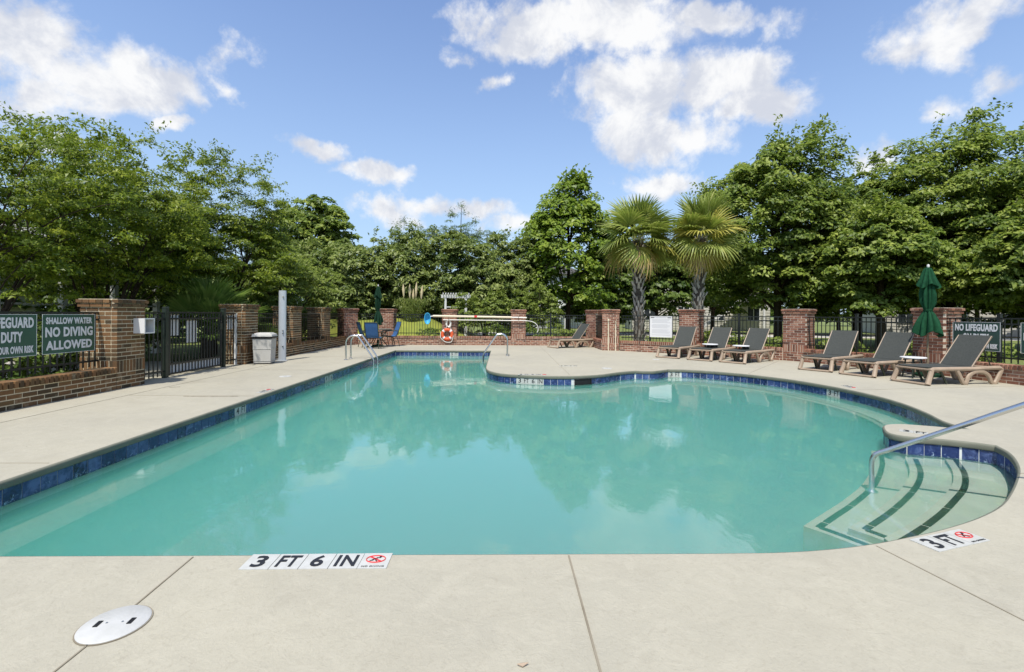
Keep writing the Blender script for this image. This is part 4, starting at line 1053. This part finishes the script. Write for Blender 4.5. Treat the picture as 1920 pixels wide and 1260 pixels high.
def crown_points(c, rad, ncl, per, flat=.5, rc=.2, hollow=.55, low=-.9, taper=0.0, lump=.22):
    """clump centres inside a lumpy ellipsoid, then leaves on every clump"""
    c = np.array(c); rad = np.array(rad); D = dirs(ncl * 2); D = D[D[:, 2] > low][:ncl]; ncl = len(D)
    K = rng.normal(size=(5, 3)) * 2.6; ph = rng.uniform(0, 6.28, 5); bump_ = 1 + lump * np.sin(D @ K.T + ph).mean(1) * 2
    rr_ = (hollow + (1 - hollow) * rng.uniform(0, 1, ncl) ** .55) * bump_
    tp = 1 - taper * np.clip(D[:, 2:3] * rr_[:, None], 0, 1) ** 1.2
    C = c + D * rr_[:, None] * rad * np.concatenate([tp, tp, np.ones_like(tp)], 1)
    size = rad.mean() * rc * rng.uniform(.55, 1.35, ncl)
    P = []; N = []; T = []
    for i in range(ncl):
        m = max(6, int(per * rng.uniform(.6, 1.3))); q = dirs(m); q[:, 2] = np.abs(q[:, 2]) * .9 - .25
        r = rng.uniform(.25, 1, m) ** .6; pts = q * r[:, None] * size[i] * np.array([1.15, 1.15, flat * 1.6])
        tl = D[i] * .25; pts += np.outer(np.hypot(pts[:, 0], pts[:, 1]), [0, 0, -.22])
        P.append(C[i] + pts); N.append(np.array([-.05, -.38, .85]) + q * .55 + tl + rng.normal(size=(m, 3)) * .32)
        T.append(np.clip(rng.normal(.45, .16) + rng.normal(size=m) * .2, 0, 1))
    return np.concatenate(P), np.concatenate(N), np.concatenate(T), C
def limbs(base, C, h0, r0, mat, o, n=14, stems=1, sp=.0, topf=.8, ctr=None):
    m = MB(); base = Vector(base); idx = rng.permutation(len(C))[:n]
    ctr = Vector(ctr) if ctr is not None else Vector(C.mean(0))
    tr = MB(); tops = []
    for s in range(stems):
        a = 6.283 * s / max(stems, 1) + .5; off = Vector((math.cos(a), math.sin(a), 0)) * sp
        t = Vector((base.x + off.x * 4.5 + (ctr.x - base.x), base.y + off.y * 4.5 + (ctr.y - base.y), ctr.z + (C[:, 2].max() - ctr.z) * (topf - 1) * .5)) if stems > 1 else Vector((ctr.x, ctr.y, C[:, 2].max() * topf))
        p0 = base + off * .5; mid = p0.lerp(t, .45) + Vector((random.uniform(-.1, .1), random.uniform(-.1, .1), .15 * h0 if stems > 1 else 0))
        r = r0 * random.uniform(.75, 1.15); tr.tube(catmull3([p0 - Vector((0, 0, .1)), p0.lerp(mid, .5), mid, mid.lerp(t, .5), t], 3), [r * (1 - .8 * k / 12) for k in range(13)], 7); tops.append((p0, mid, t, r))
    tr.build('trunk', mat, o, smooth='auto')
    for i in idx:
        c = Vector(C[i]); p0, mid, t, r = min(tops, key=lambda q: (q[1] - c).length if stems > 1 else 0)
        f = random.uniform(.25, .85); st = p0.lerp(mid, f * 1.6) if f < .55 and c.z < mid.z + 1 else mid.lerp(t, f * .7)
        if st.z > c.z - .05: st = p0.lerp(mid, .6) if p0.lerp(mid, .6).z < c.z else st
        mm = st.lerp(c, .5) + Vector((0, 0, .12 * (c - st).length)); L = (c - st).length
        rb = min(r * .42, .016 * L + .012); m.tube(catmull3([st, mm, c], 3), [rb * (1 - .12 * k) for k in range(7)], 5)
    m.build('limbs', mat, o, smooth='auto')
def tree(name, label, cat, base, c, rad, ncl, per, leaf, mat, bark='bark_dark', stems=1, sp=0, r0=.16, group=None, wf=.5, nl=16, droop=.25, sprigs=0, **kw):
    o = thing(name, label, cat, (base[0], base[1], 0), 0, group)
    P, N, T, C = crown_points((c[0] - base[0], c[1] - base[1], c[2]), rad, ncl, per, **kw)
    if sprigs:
        cc = np.array((c[0] - base[0], c[1] - base[1], c[2])); rel = (C - cc) / np.array(rad); sc_ = np.linalg.norm(rel, axis=1) + .7 * rel[:, 2]
        pool_ = np.argsort(-sc_)[:max(sprigs // 2, 8)]
        for ci in rng.choice(pool_, sprigs):
            s0 = C[ci]; d = unit((rel[ci] + [0, 0, .25])[None])[0]; dd = unit((d + rng.normal(size=3) * .4)[None])[0]; L = rng.uniform(.3, 1.1) * np.mean(rad) * .38
            f = np.linspace(0, 1, 26); pts = s0 + np.outer(f * L, dd) + np.outer(f ** 2 * L * .3, [0, 0, -1]) + rng.normal(size=(26, 3)) * leaf * .55
            P = np.concatenate([P, pts]); N = np.concatenate([N, rng.normal(size=(26, 3)) * .6 + [0, 0, .7]]); T = np.concatenate([T, np.clip(rng.normal(.6, .2, 26), 0, 1)])
    P[:, 2] = np.maximum(P[:, 2], .12)
    V = leaf_quads(P, N, leaf * rng.uniform(.7, 1.3, len(P)), wf, droop)
    cr = place(quads_mesh('crown', V, T, mat), 'crown', o)
    limbs((0, 0, 0), C, c[2], r0, bark, o, nl, stems, sp, ctr=(c[0] - base[0], c[1] - base[1], c[2]))
    return o
GA = 'crape myrtles behind the left fence'
tree('crape_myrtle', 'wispy crape myrtle over the no lifeguard sign at the left edge', 'tree', (-10.0, 8.9), (-9.9, 9.0, 3.15), (2.3, 2.2, 1.75), 520, 100, .080, 'leaf_myrtle', 'bark_dark', 6, .28, .05, GA, .42, 40, .3, 120, flat=.42, rc=.13, lump=.34, hollow=.3)
tree('crape_myrtle', 'tall multi stemmed crape myrtle behind the box pillar', 'tree', (-10.0, 12.0), (-9.7, 12.0, 3.5), (2.4, 2.4, 2.05), 520, 100, .088, 'leaf_myrtle', 'bark_dark', 7, .3, .05, GA, .42, 40, .3, 120, flat=.42, rc=.13, lump=.34, hollow=.3)
tree('crape_myrtle', 'crape myrtle with bare upper twigs above the gate', 'tree', (-9.3, 15.6), (-9.0, 15.6, 3.75), (2.2, 2.2, 2.15), 520, 100, .095, 'leaf_myrtle', 'bark_dark', 6, .3, .05, GA, .42, 40, .3, 120, flat=.42, rc=.13, lump=.34, hollow=.3)
tree('crape_myrtle', 'farther crape myrtle filling the gap behind the gate', 'tree', (-12.6, 15.5), (-12.4, 15.5, 3.4), (2.8, 2.6, 2.4), 260, 60, .17, 'leaf_dark', 'bark_dark', 5, .3, .06, GA, .45, 30, .3, 20, flat=.45, rc=.17, hollow=.35)
GS = 'dark shrubs behind the left fence'
for i, (x, y, h, r, lb) in enumerate(((-8.3, 5.9, 1.1, .9, 'dark shrub behind the cropped no lifeguard sign'), (-8.2, 7.6, 1.0, .8, 'dark shrub behind the shallow water sign'), (-8.4, 9.3, 1.1, .75, 'dark shrub behind the box pillar'), (-10.5, 12.6, 1.5, 1.3, 'dark rounded shrub seen through the gate'), (-12.5, 10.0, 1.8, 1.6, 'large dark shrub beyond the crape myrtles'), (-8.3, 16.2, 1.6, 1.1, 'dark shrub behind the shower post fence'), (-8.5, 18.4, 1.8, 1.2, 'dark shrub behind the short fence near the blue chairs'))):
    tree('shrub', lb, 'shrub', (x, y), (x, y, h * .55), (r, r, h * .6), 70, 48, .10, 'leaf_dark', 'bark_dark', 4, .12, .02, GS, .5, 10, flat=.6, rc=.26)
tree('yellow_green_tree', 'yellow green feathery tree above the shower post', 'tree', (-8.8, 19.6), (-8.9, 19.6, 2.3), (1.9, 1.8, 1.55), 300, 70, .125, 'leaf_yellow', 'bark_dark', 3, .2, .06, None, .4, 20, flat=.4, rc=.17, hollow=.4, sprigs=16)
tree('spreading_tree', 'dark rounded tree rising behind the yellow green foliage', 'tree', (-14.1, 34.4), (-14.1, 34.4, 6.4), (3.4, 3.2, 3.6), 320, 70, .32, 'leaf_oak', 'bark_dark', 1, 0, .22, None, .55, 26, flat=.45, rc=.17, taper=.05, lump=.1, hollow=.45)
GE = 'wax myrtle thicket behind the back fence'
for i, (x, y, top, r, lb) in enumerate(((-11.3, 26.5, 4.6, 2.1, 'round grey green wax myrtle above the shower pillar'), (-8.3, 26.8, 5.4, 2.2, 'tall wax myrtle behind the far closed umbrella'), (-6.0, 27.4, 5.6, 2.1, 'wax myrtle between the far umbrella and the life ring'), (-3.6, 28.0, 5.3, 2.0, 'wax myrtle behind the white arbor'), (-1.0, 27.8, 5.8, 2.0, 'wax myrtle with airy top above the pool poles'), (.9, 28.6, 5.4, 1.6, 'narrow wax myrtle next to the bright green tree'))):
    tree('wax_myrtle', lb, 'tree', (x, y), (x, y, top * .52), (r * 1.12, r, top * .5), 280, 66, .21, 'leaf_wax', 'bark_dark', 4, .2, .06, GE, .42, 14, flat=.55, rc=.18, hollow=.45, lump=.26, sprigs=14)
tree('bright_tree', 'bright green pointed tree left of the palms', 'tree', (4.2, 30.0), (4.2, 30.0, 5.1), (3.7, 3.3, 4.6), 380, 70, .27, 'leaf_bright', 'bark_dark', 1, 0, .2, None, .5, 26, flat=.6, rc=.17, taper=.5, hollow=.45, lump=.2, sprigs=16)
GB = 'light green azaleas outside the back fence'
for x, y, h, r, lb in ((-1.7, 23.4, 2.2, .95, 'light green bush growing over the white arbor'), (-.35, 23.0, 2.5, .85, 'light green bush above the middle of the pool poles'), (1.0, 23.6, 2.4, .9, 'light green bush behind the hook end pillar'), (2.1, 23.2, 2.6, .9, 'light green bush with pale twigs near the far lounger')):
    tree('flowering_bush', lb, 'bush', (x, y), (x, y, h * .6), (r, r, h * .42), 110, 44, .115, 'leaf_yellow', 'bark_pale', 5, .14, .025, GB, .45, 22, flat=.45, rc=.22, hollow=.35, sprigs=10)
for x, y, h, lb in ((-3.3, 21.9, .75, 'low dark shrub outside the fence left of the life ring'), (-.3, 22.2, .85, 'low dark shrub under the pool poles outside the fence'), (1.2, 21.8, .9, 'low dark shrub at the hook end outside the fence'), (2.7, 21.9, .95, 'low light shrub outside the fence behind the far lounger'), (7.6, 16.9, .75, 'low bright hedge plant behind the first grey lounger'), (8.5, 16.0, .8, 'low bright hedge plant behind the middle grey lounger'), (9.3, 15.1, .8, 'low bright hedge plant behind the wide pillar'),
                    (10.2, 14.0, .85, 'low bright hedge plant behind the first dark lounger'), (10.9, 12.6, .9, 'low bright hedge plant behind the second dark lounger'), (11.4, 11.0, .9, 'low bright hedge plant behind the umbrella pillar'), (11.7, 9.4, .9, 'low bright hedge plant behind the no lifeguard sign')):
    tree('low_shrub', lb, 'shrub', (x, y), (x, y, h * .5), (.62, .55, h * .5), 46, 40, .085, 'leaf_yellow' if x > 2 else 'leaf_dark', 'bark_dark', 4, .08, .012, 'low shrubs outside the fence', .5, 6, flat=.6, rc=.3)
GG = 'tall oaks behind the right wall'
for x, y, top, rx, zc, lb in ((12.6, 21.2, 9.7, 3.9, 5.1, 'tall dense oak beside the second palm'), (16.9, 22.0, 7.5, 3.4, 4.2, 'lower oak filling the gap between the two tallest oaks'), (19.7, 20.2, 9.6, 4.0, 5.0, 'tall oak above the green umbrella'), (23.4, 17.8, 8.9, 4.0, 4.7, 'tall oak at the right edge of the view'), (14.6, 17.8, 5.6, 2.2, 3.4, 'low oak boughs behind the wide brick pillar'), (18.6, 15.4, 5.4, 2.3, 3.3, 'low oak boughs behind the no lifeguard sign')):
    tree('oak_tree', lb, 'tree', (x, y), (x, y, zc), (rx, rx * .95, top - zc), 640 if top > 7 else 340, 108, .175, 'leaf_oak', 'bark_dark', 1, 0, .2, GG, .5, 34, flat=.56, rc=.13 if top > 7 else .17, taper=.12, hollow=.35, lump=.17, low=-.85, sprigs=26)
GM = 'middle distance trees behind the palms'
for x, y, top, r, lb in ((7.4, 33, 5.4, 2.6, 'dark tree behind the first palm trunk'), (11.2, 34, 6.2, 2.8, 'dark tree between the two palm trunks'), (15.8, 35, 7.5, 3.2, 'dark tree behind the second palm'), (24, 33, 8, 3.6, 'dark tree far behind the tall oaks'), (31, 30, 8, 3.8, 'dark tree far behind the right edge oak')):
    tree('leafy_tree', lb, 'tree', (x, y), (x, y, top * .6), (r * 1.15, r, top * .46), 220, 60, .32, 'leaf_dark', 'bark_dark', 1, 0, .16, GM, .5, 14, flat=.42, rc=.19, taper=.3, hollow=.45)
GL_ = 'dark trees beyond the clubhouse'
for x, y, top, r, lb in ((-17, 21, 4.6, 2.8, 'dark tree beyond the gate crape myrtle'), (-22, 18, 5.2, 3.2, 'dark tree behind the clubhouse corner'), (-20, 28, 5.0, 3.2, 'dark tree behind the yellow green tree'), (-13.5, 24, 3.9, 2.2, 'dark tree between the yellow green tree and wax myrtles'), (-17, 12.5, 5.0, 2.4, 'dark tree close behind the white pergola')):
    tree('backdrop_tree', lb, 'tree', (x, y), (x, y, top * .5), (r, r, top * .5), 200, 60, .30, 'leaf_dark', 'bark_dark', 1, 0, .16, GL_, .5, 14, flat=.42, rc=.2, taper=.2, hollow=.4)
GP = 'pines on the skyline'
for x, y, top, lb in ((-11.5, 56, 12.4, 'flat topped pine on the skyline above the wax myrtles'), (-8.4, 57, 12.6, 'skyline pine next to the flat topped pine'), (-5.0, 55, 13.2, 'tallest skyline pine above the life ring'), (-2.0, 58, 12.8, 'skyline pine left of the bright green tree'), (-26, 52, 11.5, 'skyline pine behind the dark rounded tree')):
    tree('pine_tree', lb, 'tree', (x, y), (x, y, top * .74), (2.3, 2.3, top * .26), 90, 60, .34, 'leaf_pine', 'bark_dark', 1, 0, .2, GP, .16, 16, flat=.35, rc=.24, hollow=.3, sprigs=8)
# far belt of wood: reads as one mass
P = []; N = []; T = []
for x in np.arange(-130, 135, 3.4):
    y = 74 + rng.uniform(-4, 10) - abs(x) * .12; top = rng.uniform(7.0, 9.5)
    p, n_, t, C = crown_points((x, y, top * .5), (3.4, 3.0, top * .5), 34, 34, flat=.5, rc=.3, hollow=.5); P.append(p); N.append(n_); T.append(t)
P = np.concatenate(P); N = np.concatenate(N); T = np.concatenate(T); P[:, 2] = np.maximum(P[:, 2], .1)
o = place(quads_mesh('far_woods', leaf_quads(P, N, .62 * rng.uniform(.7, 1.3, len(P)), .6), T, 'leaf_dark'), 'far_woods'); tag(o, 'distant belt of dark green woods closing the horizon', 'woods', kind='stuff')

# palms ------------------------------------------------------------
def frond_mesh(Lp, Rf, mat, segs=34, droop=1.0, spread=2.5):
    V = []; T = []
    # petiole as a narrow bent ribbon pair along +x
    def wid(w0, w1, f): return w0 + (w1 - w0) * f if w0 > w1 * 1.01 and w0 < .03 else (.004 + (w0 - .004) * min(1, f / .45) if f < .45 else w0 + (w1 - w0) * (f - .45) / .55)
    def rib(pts, w0, w1, nrm):
        for i in range(len(pts) - 1):
            a, b = pts[i], pts[i + 1]; d = b - a; s = np.cross(d, nrm); s = s / (np.linalg.norm(s) + 1e-9); wa = wid(w0, w1, i / (len(pts) - 1)); wb = wid(w0, w1, (i + 1) / (len(pts) - 1))
            V.extend([a - s * wa, b - s * wb, b + s * wb, a + s * wa]); T.append(tt)
    tt = .75
    pet = [np.array([f * Lp, 0, -.10 * droop * f * f * Lp]) for f in np.linspace(0, 1, 5)]
    rib(pet, .022, .014, np.array([0, 0, 1.])); rib(pet, .018, .012, np.array([0, 1., 0]))
    hub = pet[-1]
    for k in range(segs):
        g = (k / (segs - 1) - .5) * spread; L = Rf * (1 - .22 * abs(g) / (spread / 2)) * rng.uniform(.85, 1.08)
        d = np.array([math.cos(g), math.sin(g), .10 + .25 * abs(math.sin(g))]); tt = float(np.clip(rng.normal(.5, .22), 0, 1)); pts = []
        for f in np.linspace(0, 1, 8):
            back = .18 * Rf * math.cos(g)
            pts.append(hub + d * L * f * (1 - .10 * f) + np.array([back * f * .3, 0, -droop * .58 * L * max(0, f - .25) ** 1.7]))
        rib(pts, .042, .004, np.array([0, .25 * math.sin(k * 2.1), 1.]))
    return quads_mesh('frond', np.array(V).reshape(-1, 3), np.array(T), mat)
FR = {m: [frond_mesh(.62, 1.15, m, 28, dr, 3.7) for dr in (.7, 1.2, 1.7)] for m in ('frond_green', 'frond_yellow', 'frond_dead')}
boot = MB(); boot.add([(-.045, .0, 0), (.045, .0, 0), (.035, -.05, .16), (-.035, -.05, .16), (-.03, -.10, .30), (.03, -.10, .30), (-.045, .05, 0), (.045, .05, 0), (.03, -.075, .30), (-.03, -.075, .30)], [(0, 1, 2, 3), (3, 2, 5, 4), (4, 5, 8, 9), (1, 7, 8, 5, 2), (6, 0, 3, 4, 9), (7, 6, 9, 8)])
boot = boot.mesh('leaf_base', 'palm_boot')
def palm(x, y, h, label, lean=(0, 0), nf=52, yel=.3, seed=1):
    rs = np.random.default_rng(seed); o = thing('palm_tree', label, 'palm', (x, y, 0), 0, 'cabbage palms behind the wall')
    ax = lambda z: (lean[0] * z / h, lean[1] * z / h)
    zs = np.linspace(-.05, h, 14); MB().tube([(*ax(z), z) for z in zs], [.23 - .05 * min(1, z / 1.2) + (.03 if z > h - .6 else 0) for z in zs], 14).build('trunk', 'palm_trunk', o, smooth='auto')
    k = 0; z = .1
    while z < h - .05:
        for q in range(7):
            a = q * 6.283 / 7 + (k % 2) * .449 + rs.normal() * .08; cx, cy = ax(z); r = .235 - .05 * min(1, z / 1.2)
            b = place(boot, 'leaf_base', o, (cx + r * .86 * math.cos(a), cy + r * .86 * math.sin(a), z), (rs.normal() * .12, rs.normal() * .25, a + math.pi / 2)); s = rs.uniform(.8, 1.15); b.scale = (s * 1.15, s * .9, s)
        z += .19; k += 1
    cx, cy = ax(h)
    for i in range(nf):
        f = i / nf; el = R(78 - 128 * f) + rs.normal() * .2; az = i * 2.39996 + rs.normal() * .25
        mm = 'frond_green' if f < .72 - yel * .5 else ('frond_yellow' if rs.uniform() < yel + .35 * (f > .8) else 'frond_green')
        if f > .92 and rs.uniform() < .45: mm = 'frond_dead'
        me = FR[mm][min(2, int(f * 2.4 + rs.uniform() * .8))]
        b = place(me, 'frond', o, (cx + .06 * math.cos(az), cy + .06 * math.sin(az), h - .05 + .28 * (1 - f)), (rs.normal() * .5, -el, az)); s = rs.uniform(.85, 1.08); b.scale = (s, s, s)
    return o
palm(5.50, 18.75, 4.35, 'cabbage palm standing behind the white notice board fence', (-.08, 0), 46, .25, 3)
palm(7.75, 18.6, 4.4, 'cabbage palm with yellow fronds next to the tall oak', (.18, 0), 50, .55, 8)
pm = thing('palmetto', 'low fan palmetto behind the gate and bin pillar', 'palm', (-8.55, 13.75, 0))
PF = [frond_mesh(.75, .85, 'palmetto', 34, dr, 2.9) for dr in (.5, .8, 1.1)]
MB().tube([(0, 0, -.05), (0, 0, .5), (.05, 0, .9)], [.16, .15, .1], 9).build('trunk', 'palm_trunk', pm, smooth='auto')
for i in range(34):
    f = i / 34; az = i * 2.39996; b = place(PF[i % 3], 'frond', pm, (.05, 0, .75 - .2 * f), (rng.normal() * .2, -R(82 - 80 * f), az)); s = rng.uniform(.95, 1.3); b.scale = (s, s, s)
# plume grass outside the back fence
o = thing('plume_grass', 'tuft of grass with pale plumes beyond the back fence', 'grass tuft', (-4.9, 25.4, .85))
P = np.zeros((1400, 3)); a = rng.uniform(0, 6.28, 1400); r = rng.uniform(0, 1, 1400); z = rng.uniform(.1, 1.3, 1400); P[:, 0] = np.cos(a) * r * (.3 + z * .5); P[:, 1] = np.sin(a) * r * (.3 + z * .5); P[:, 2] = z
place(quads_mesh('blades', leaf_quads(P, rng.normal(size=(1400, 3)) * np.array([1, 1, .2]), .4, .08), rng.uniform(0, 1, 1400), 'leaf_wax'), 'blades', o)
for i, (x, z) in enumerate(((-.42, 2.0), (-.1, 1.95), (.22, 2.05), (.5, 1.9), (.05, 1.7))):
    MB().tube([(x * .4, 0, .3), (x, .05 * i, z - .65), (x, .05 * i, z - .5), (x * 1.05, .05 * i, z - .2), (x * 1.1, .05 * i, z + .15)], [.008, .01, .05, .075, .012], 8).build('plume', 'plume', o, smooth='auto')

# grassy bank rising behind the back fence
def bank():
    V = []; nx, ny = 44, 22
    for j in range(ny + 1):
        for i in range(nx + 1):
            x = -12.5 + 11.5 * i / nx; y = 21.0 + 10 * j / ny
            f = min(max((y - 21.2) / 5.0, 0), 1); f = f * f * (3 - 2 * f); g = min(max((-1.6 - x) / 2.4, 0), 1) * min(max((x + 12.2) / 2.5, 0), 1)
            V.append((x, y, -.05 + 1.12 * f * g + .03 * math.sin(3 * x + y) * g * f))
    F = [(j * (nx + 1) + i, j * (nx + 1) + i + 1, (j + 1) * (nx + 1) + i + 1, (j + 1) * (nx + 1) + i) for j in range(ny) for i in range(nx)]
    return tag(MB().add(V, F).build('grass_bank', 'lawn_bank', None, True), kind='structure')
material('lawn_bank', (.26, .27, .05), .9, .1, var=(.155, .19, .04), vscale=.8, bump=.9, bscale=40)
bank()
# ------------------------------------------------------------------ beyond the fence: beds, drive, arbor, houses
def flat(name, poly, z, mat): return tag(sheet(name, poly, [], z, mat).build(name, mat), kind='structure')
flat('mulch_bed', [(-1.6, 24.2), (3.4, 24.2), (3.4, 28.5), (-1.6, 28.5)], -.014, 'mulch')
flat('path', [(-3.2, 21.4), (2.6, 21.4), (3.2, 22.6), (-3.2, 22.6)], -.012, 'path_concrete')
flat('drive', [(-2, 31.5), (10, 31.2), (24, 29.0), (40, 24.5), (60, 17), (61.5, 20.5), (41, 28.5), (25, 33.0), (10, 35.5), (-2, 35.5)], -.012, 'path_concrete')
flat('side_path', [(-14.5, 2), (-10.0, 2), (-10.0, 13), (-14.5, 13)], -.013, 'path_concrete')
flat('mulch_strip', [(8, 36.2), (26, 33.8), (42, 29.5), (43, 31.5), (27, 36), (8, 38.4)], -.014, 'mulch')
o = thing('garden_arbor', 'white slatted garden arbor behind the life ring pillar', 'arbor', (-2.55, 25.6, 0), R(8))
for x in (-.55, .55):
    for y in (-.35, .35): MB().box((x, y, 1.15), (.10, .10, 2.3)).build('post', 'white_paint', o)
for y in (-.40, .40): MB().box((0, y, 2.30), (1.55, .05, .16)).build('beam', 'white_paint', o)
for i in range(11): MB().box((-.68 + i * .136, 0, 2.43), (.045, 1.15, .09)).build('slat', 'white_paint', o)
for x in (-.55, .55): MB().box((x, 0, 1.75), (.05, .62, .05)).build('rung', 'white_paint', o)
MB().box((0, -.36, 1.72), (1.0, .04, .05)).build('cross_rail', 'white_paint', o)

def house(loc, rz, W, D, H, label, wallm, stair=True):
    o = thing('apartment_house', label, 'house', (*loc, 0), rz, 'pale houses beyond the trees')
    MB().box((0, D / 2, H / 2), (W, D, H)).build('wall', wallm, o)
    for i in range(int(H / .25)): MB().box((0, -.012, .16 + i * .25), (W + .02, .03, .018)).build('siding_board', wallm, o)
    m = MB(); ov = .5; m.add([(-W / 2 - ov, -ov, H), (W / 2 + ov, -ov, H), (W / 2 + ov, D + ov, H), (-W / 2 - ov, D + ov, H), (-W / 2 + D / 2, D / 2, H + D * .28), (W / 2 - D / 2, D / 2, H + D * .28)], [(0, 1, 5, 4), (1, 2, 5), (2, 3, 4, 5), (3, 0, 4), (3, 2, 1, 0)]); m.build('roof', 'roof_shingle', o)
    for fl in range(int(H // 2.7)):
        for k in range(int(W // 3)):
            x = -W / 2 + 1.6 + k * 3.0; wd = MB().box((x, -.03, 1.55 + fl * 2.8), (1.1, .08, 1.35)).build('window', 'white_paint', o)
            for sx in (-.26, .26): MB().box((x + sx, -.075, 1.55 + fl * 2.8), (.44, .02, 1.2)).build('pane', 'window_dark', wd)
    if stair:
        st = MB().box((0, 0, 0), (4.3, .05, .28), ry=R(-36)).build('stair_stringer', 'white_paint', o, loc=(W * .1, -1.6, 1.3))
        MB().box((0, 0, .75), (4.3, .04, .06), ry=R(-36)).build('hand_rail', 'white_paint', st)
        for k in range(14): MB().box((-1.65 + k * .255, .45, -1.17 + k * .187), (.28, .9, .035)).build('stair_tread', 'white_paint', st)
        for k in range(12): MB().box((-1.6 + k * .29, 0, -.78 + k * .212), (.03, .03, .75)).build('baluster', 'white_paint', st)
        MB().box((W * .1 + 2.7, -.9, 2.62), (2.2, 1.8, .12)).build('landing', 'white_paint', o)
        for x in (W * .1 + 1.7, W * .1 + 3.7): MB().box((x, -1.7, 1.3), (.14, .14, 2.6)).build('landing_post', 'white_paint', o)
    return o
house((18.0, 42.5), R(-10), 12, 8, 5.6, 'pale house with white outside stairs behind the palms', 'siding')
house((35.0, 33.5), R(-28), 12, 8, 5.6, 'pale house with white outside stairs behind the umbrella oak', 'siding')
house((3.5, 47), R(-3), 9, 8, 5.4, 'pale house glimpsed behind the bright green tree', 'siding_grey', True)
house((-21, 13.5), R(72), 13, 8, 4.6, 'pale grey clubhouse behind the crape myrtles', 'siding_grey', False)
o = thing('white_pergola', 'white columned pergola behind the left signs', 'pergola', (-11.45, 12.0, 0), R(88))
for x in (-2.6, -1.15, .45, 2.0, 3.6): MB().box((x, 0, 1.5), (.14, .14, 3.0)).build('column', 'white_paint', o); MB().box((x, 0, .1), (.2, .2, .2)).build('column_base', 'white_paint', o)
MB().box((.5, 0, 3.08), (6.8, .2, .24)).build('beam', 'white_paint', o); MB().box((.5, 0, 1.52), (6.2, .06, .05)).build('rail', 'white_paint', o); MB().box((.5, 0, .55), (6.2, .05, .05)).build('rail', 'white_paint', o)
for i in range(13): MB().box((-2.6 + i * .51, .6, 3.26), (.07, 2.2, .14)).build('rafter', 'white_paint', o)
print('tiles', ntile, 'objects', len(bpy.data.objects), 'tris', sum(len(m.polygons) for m in bpy.data.meshes))
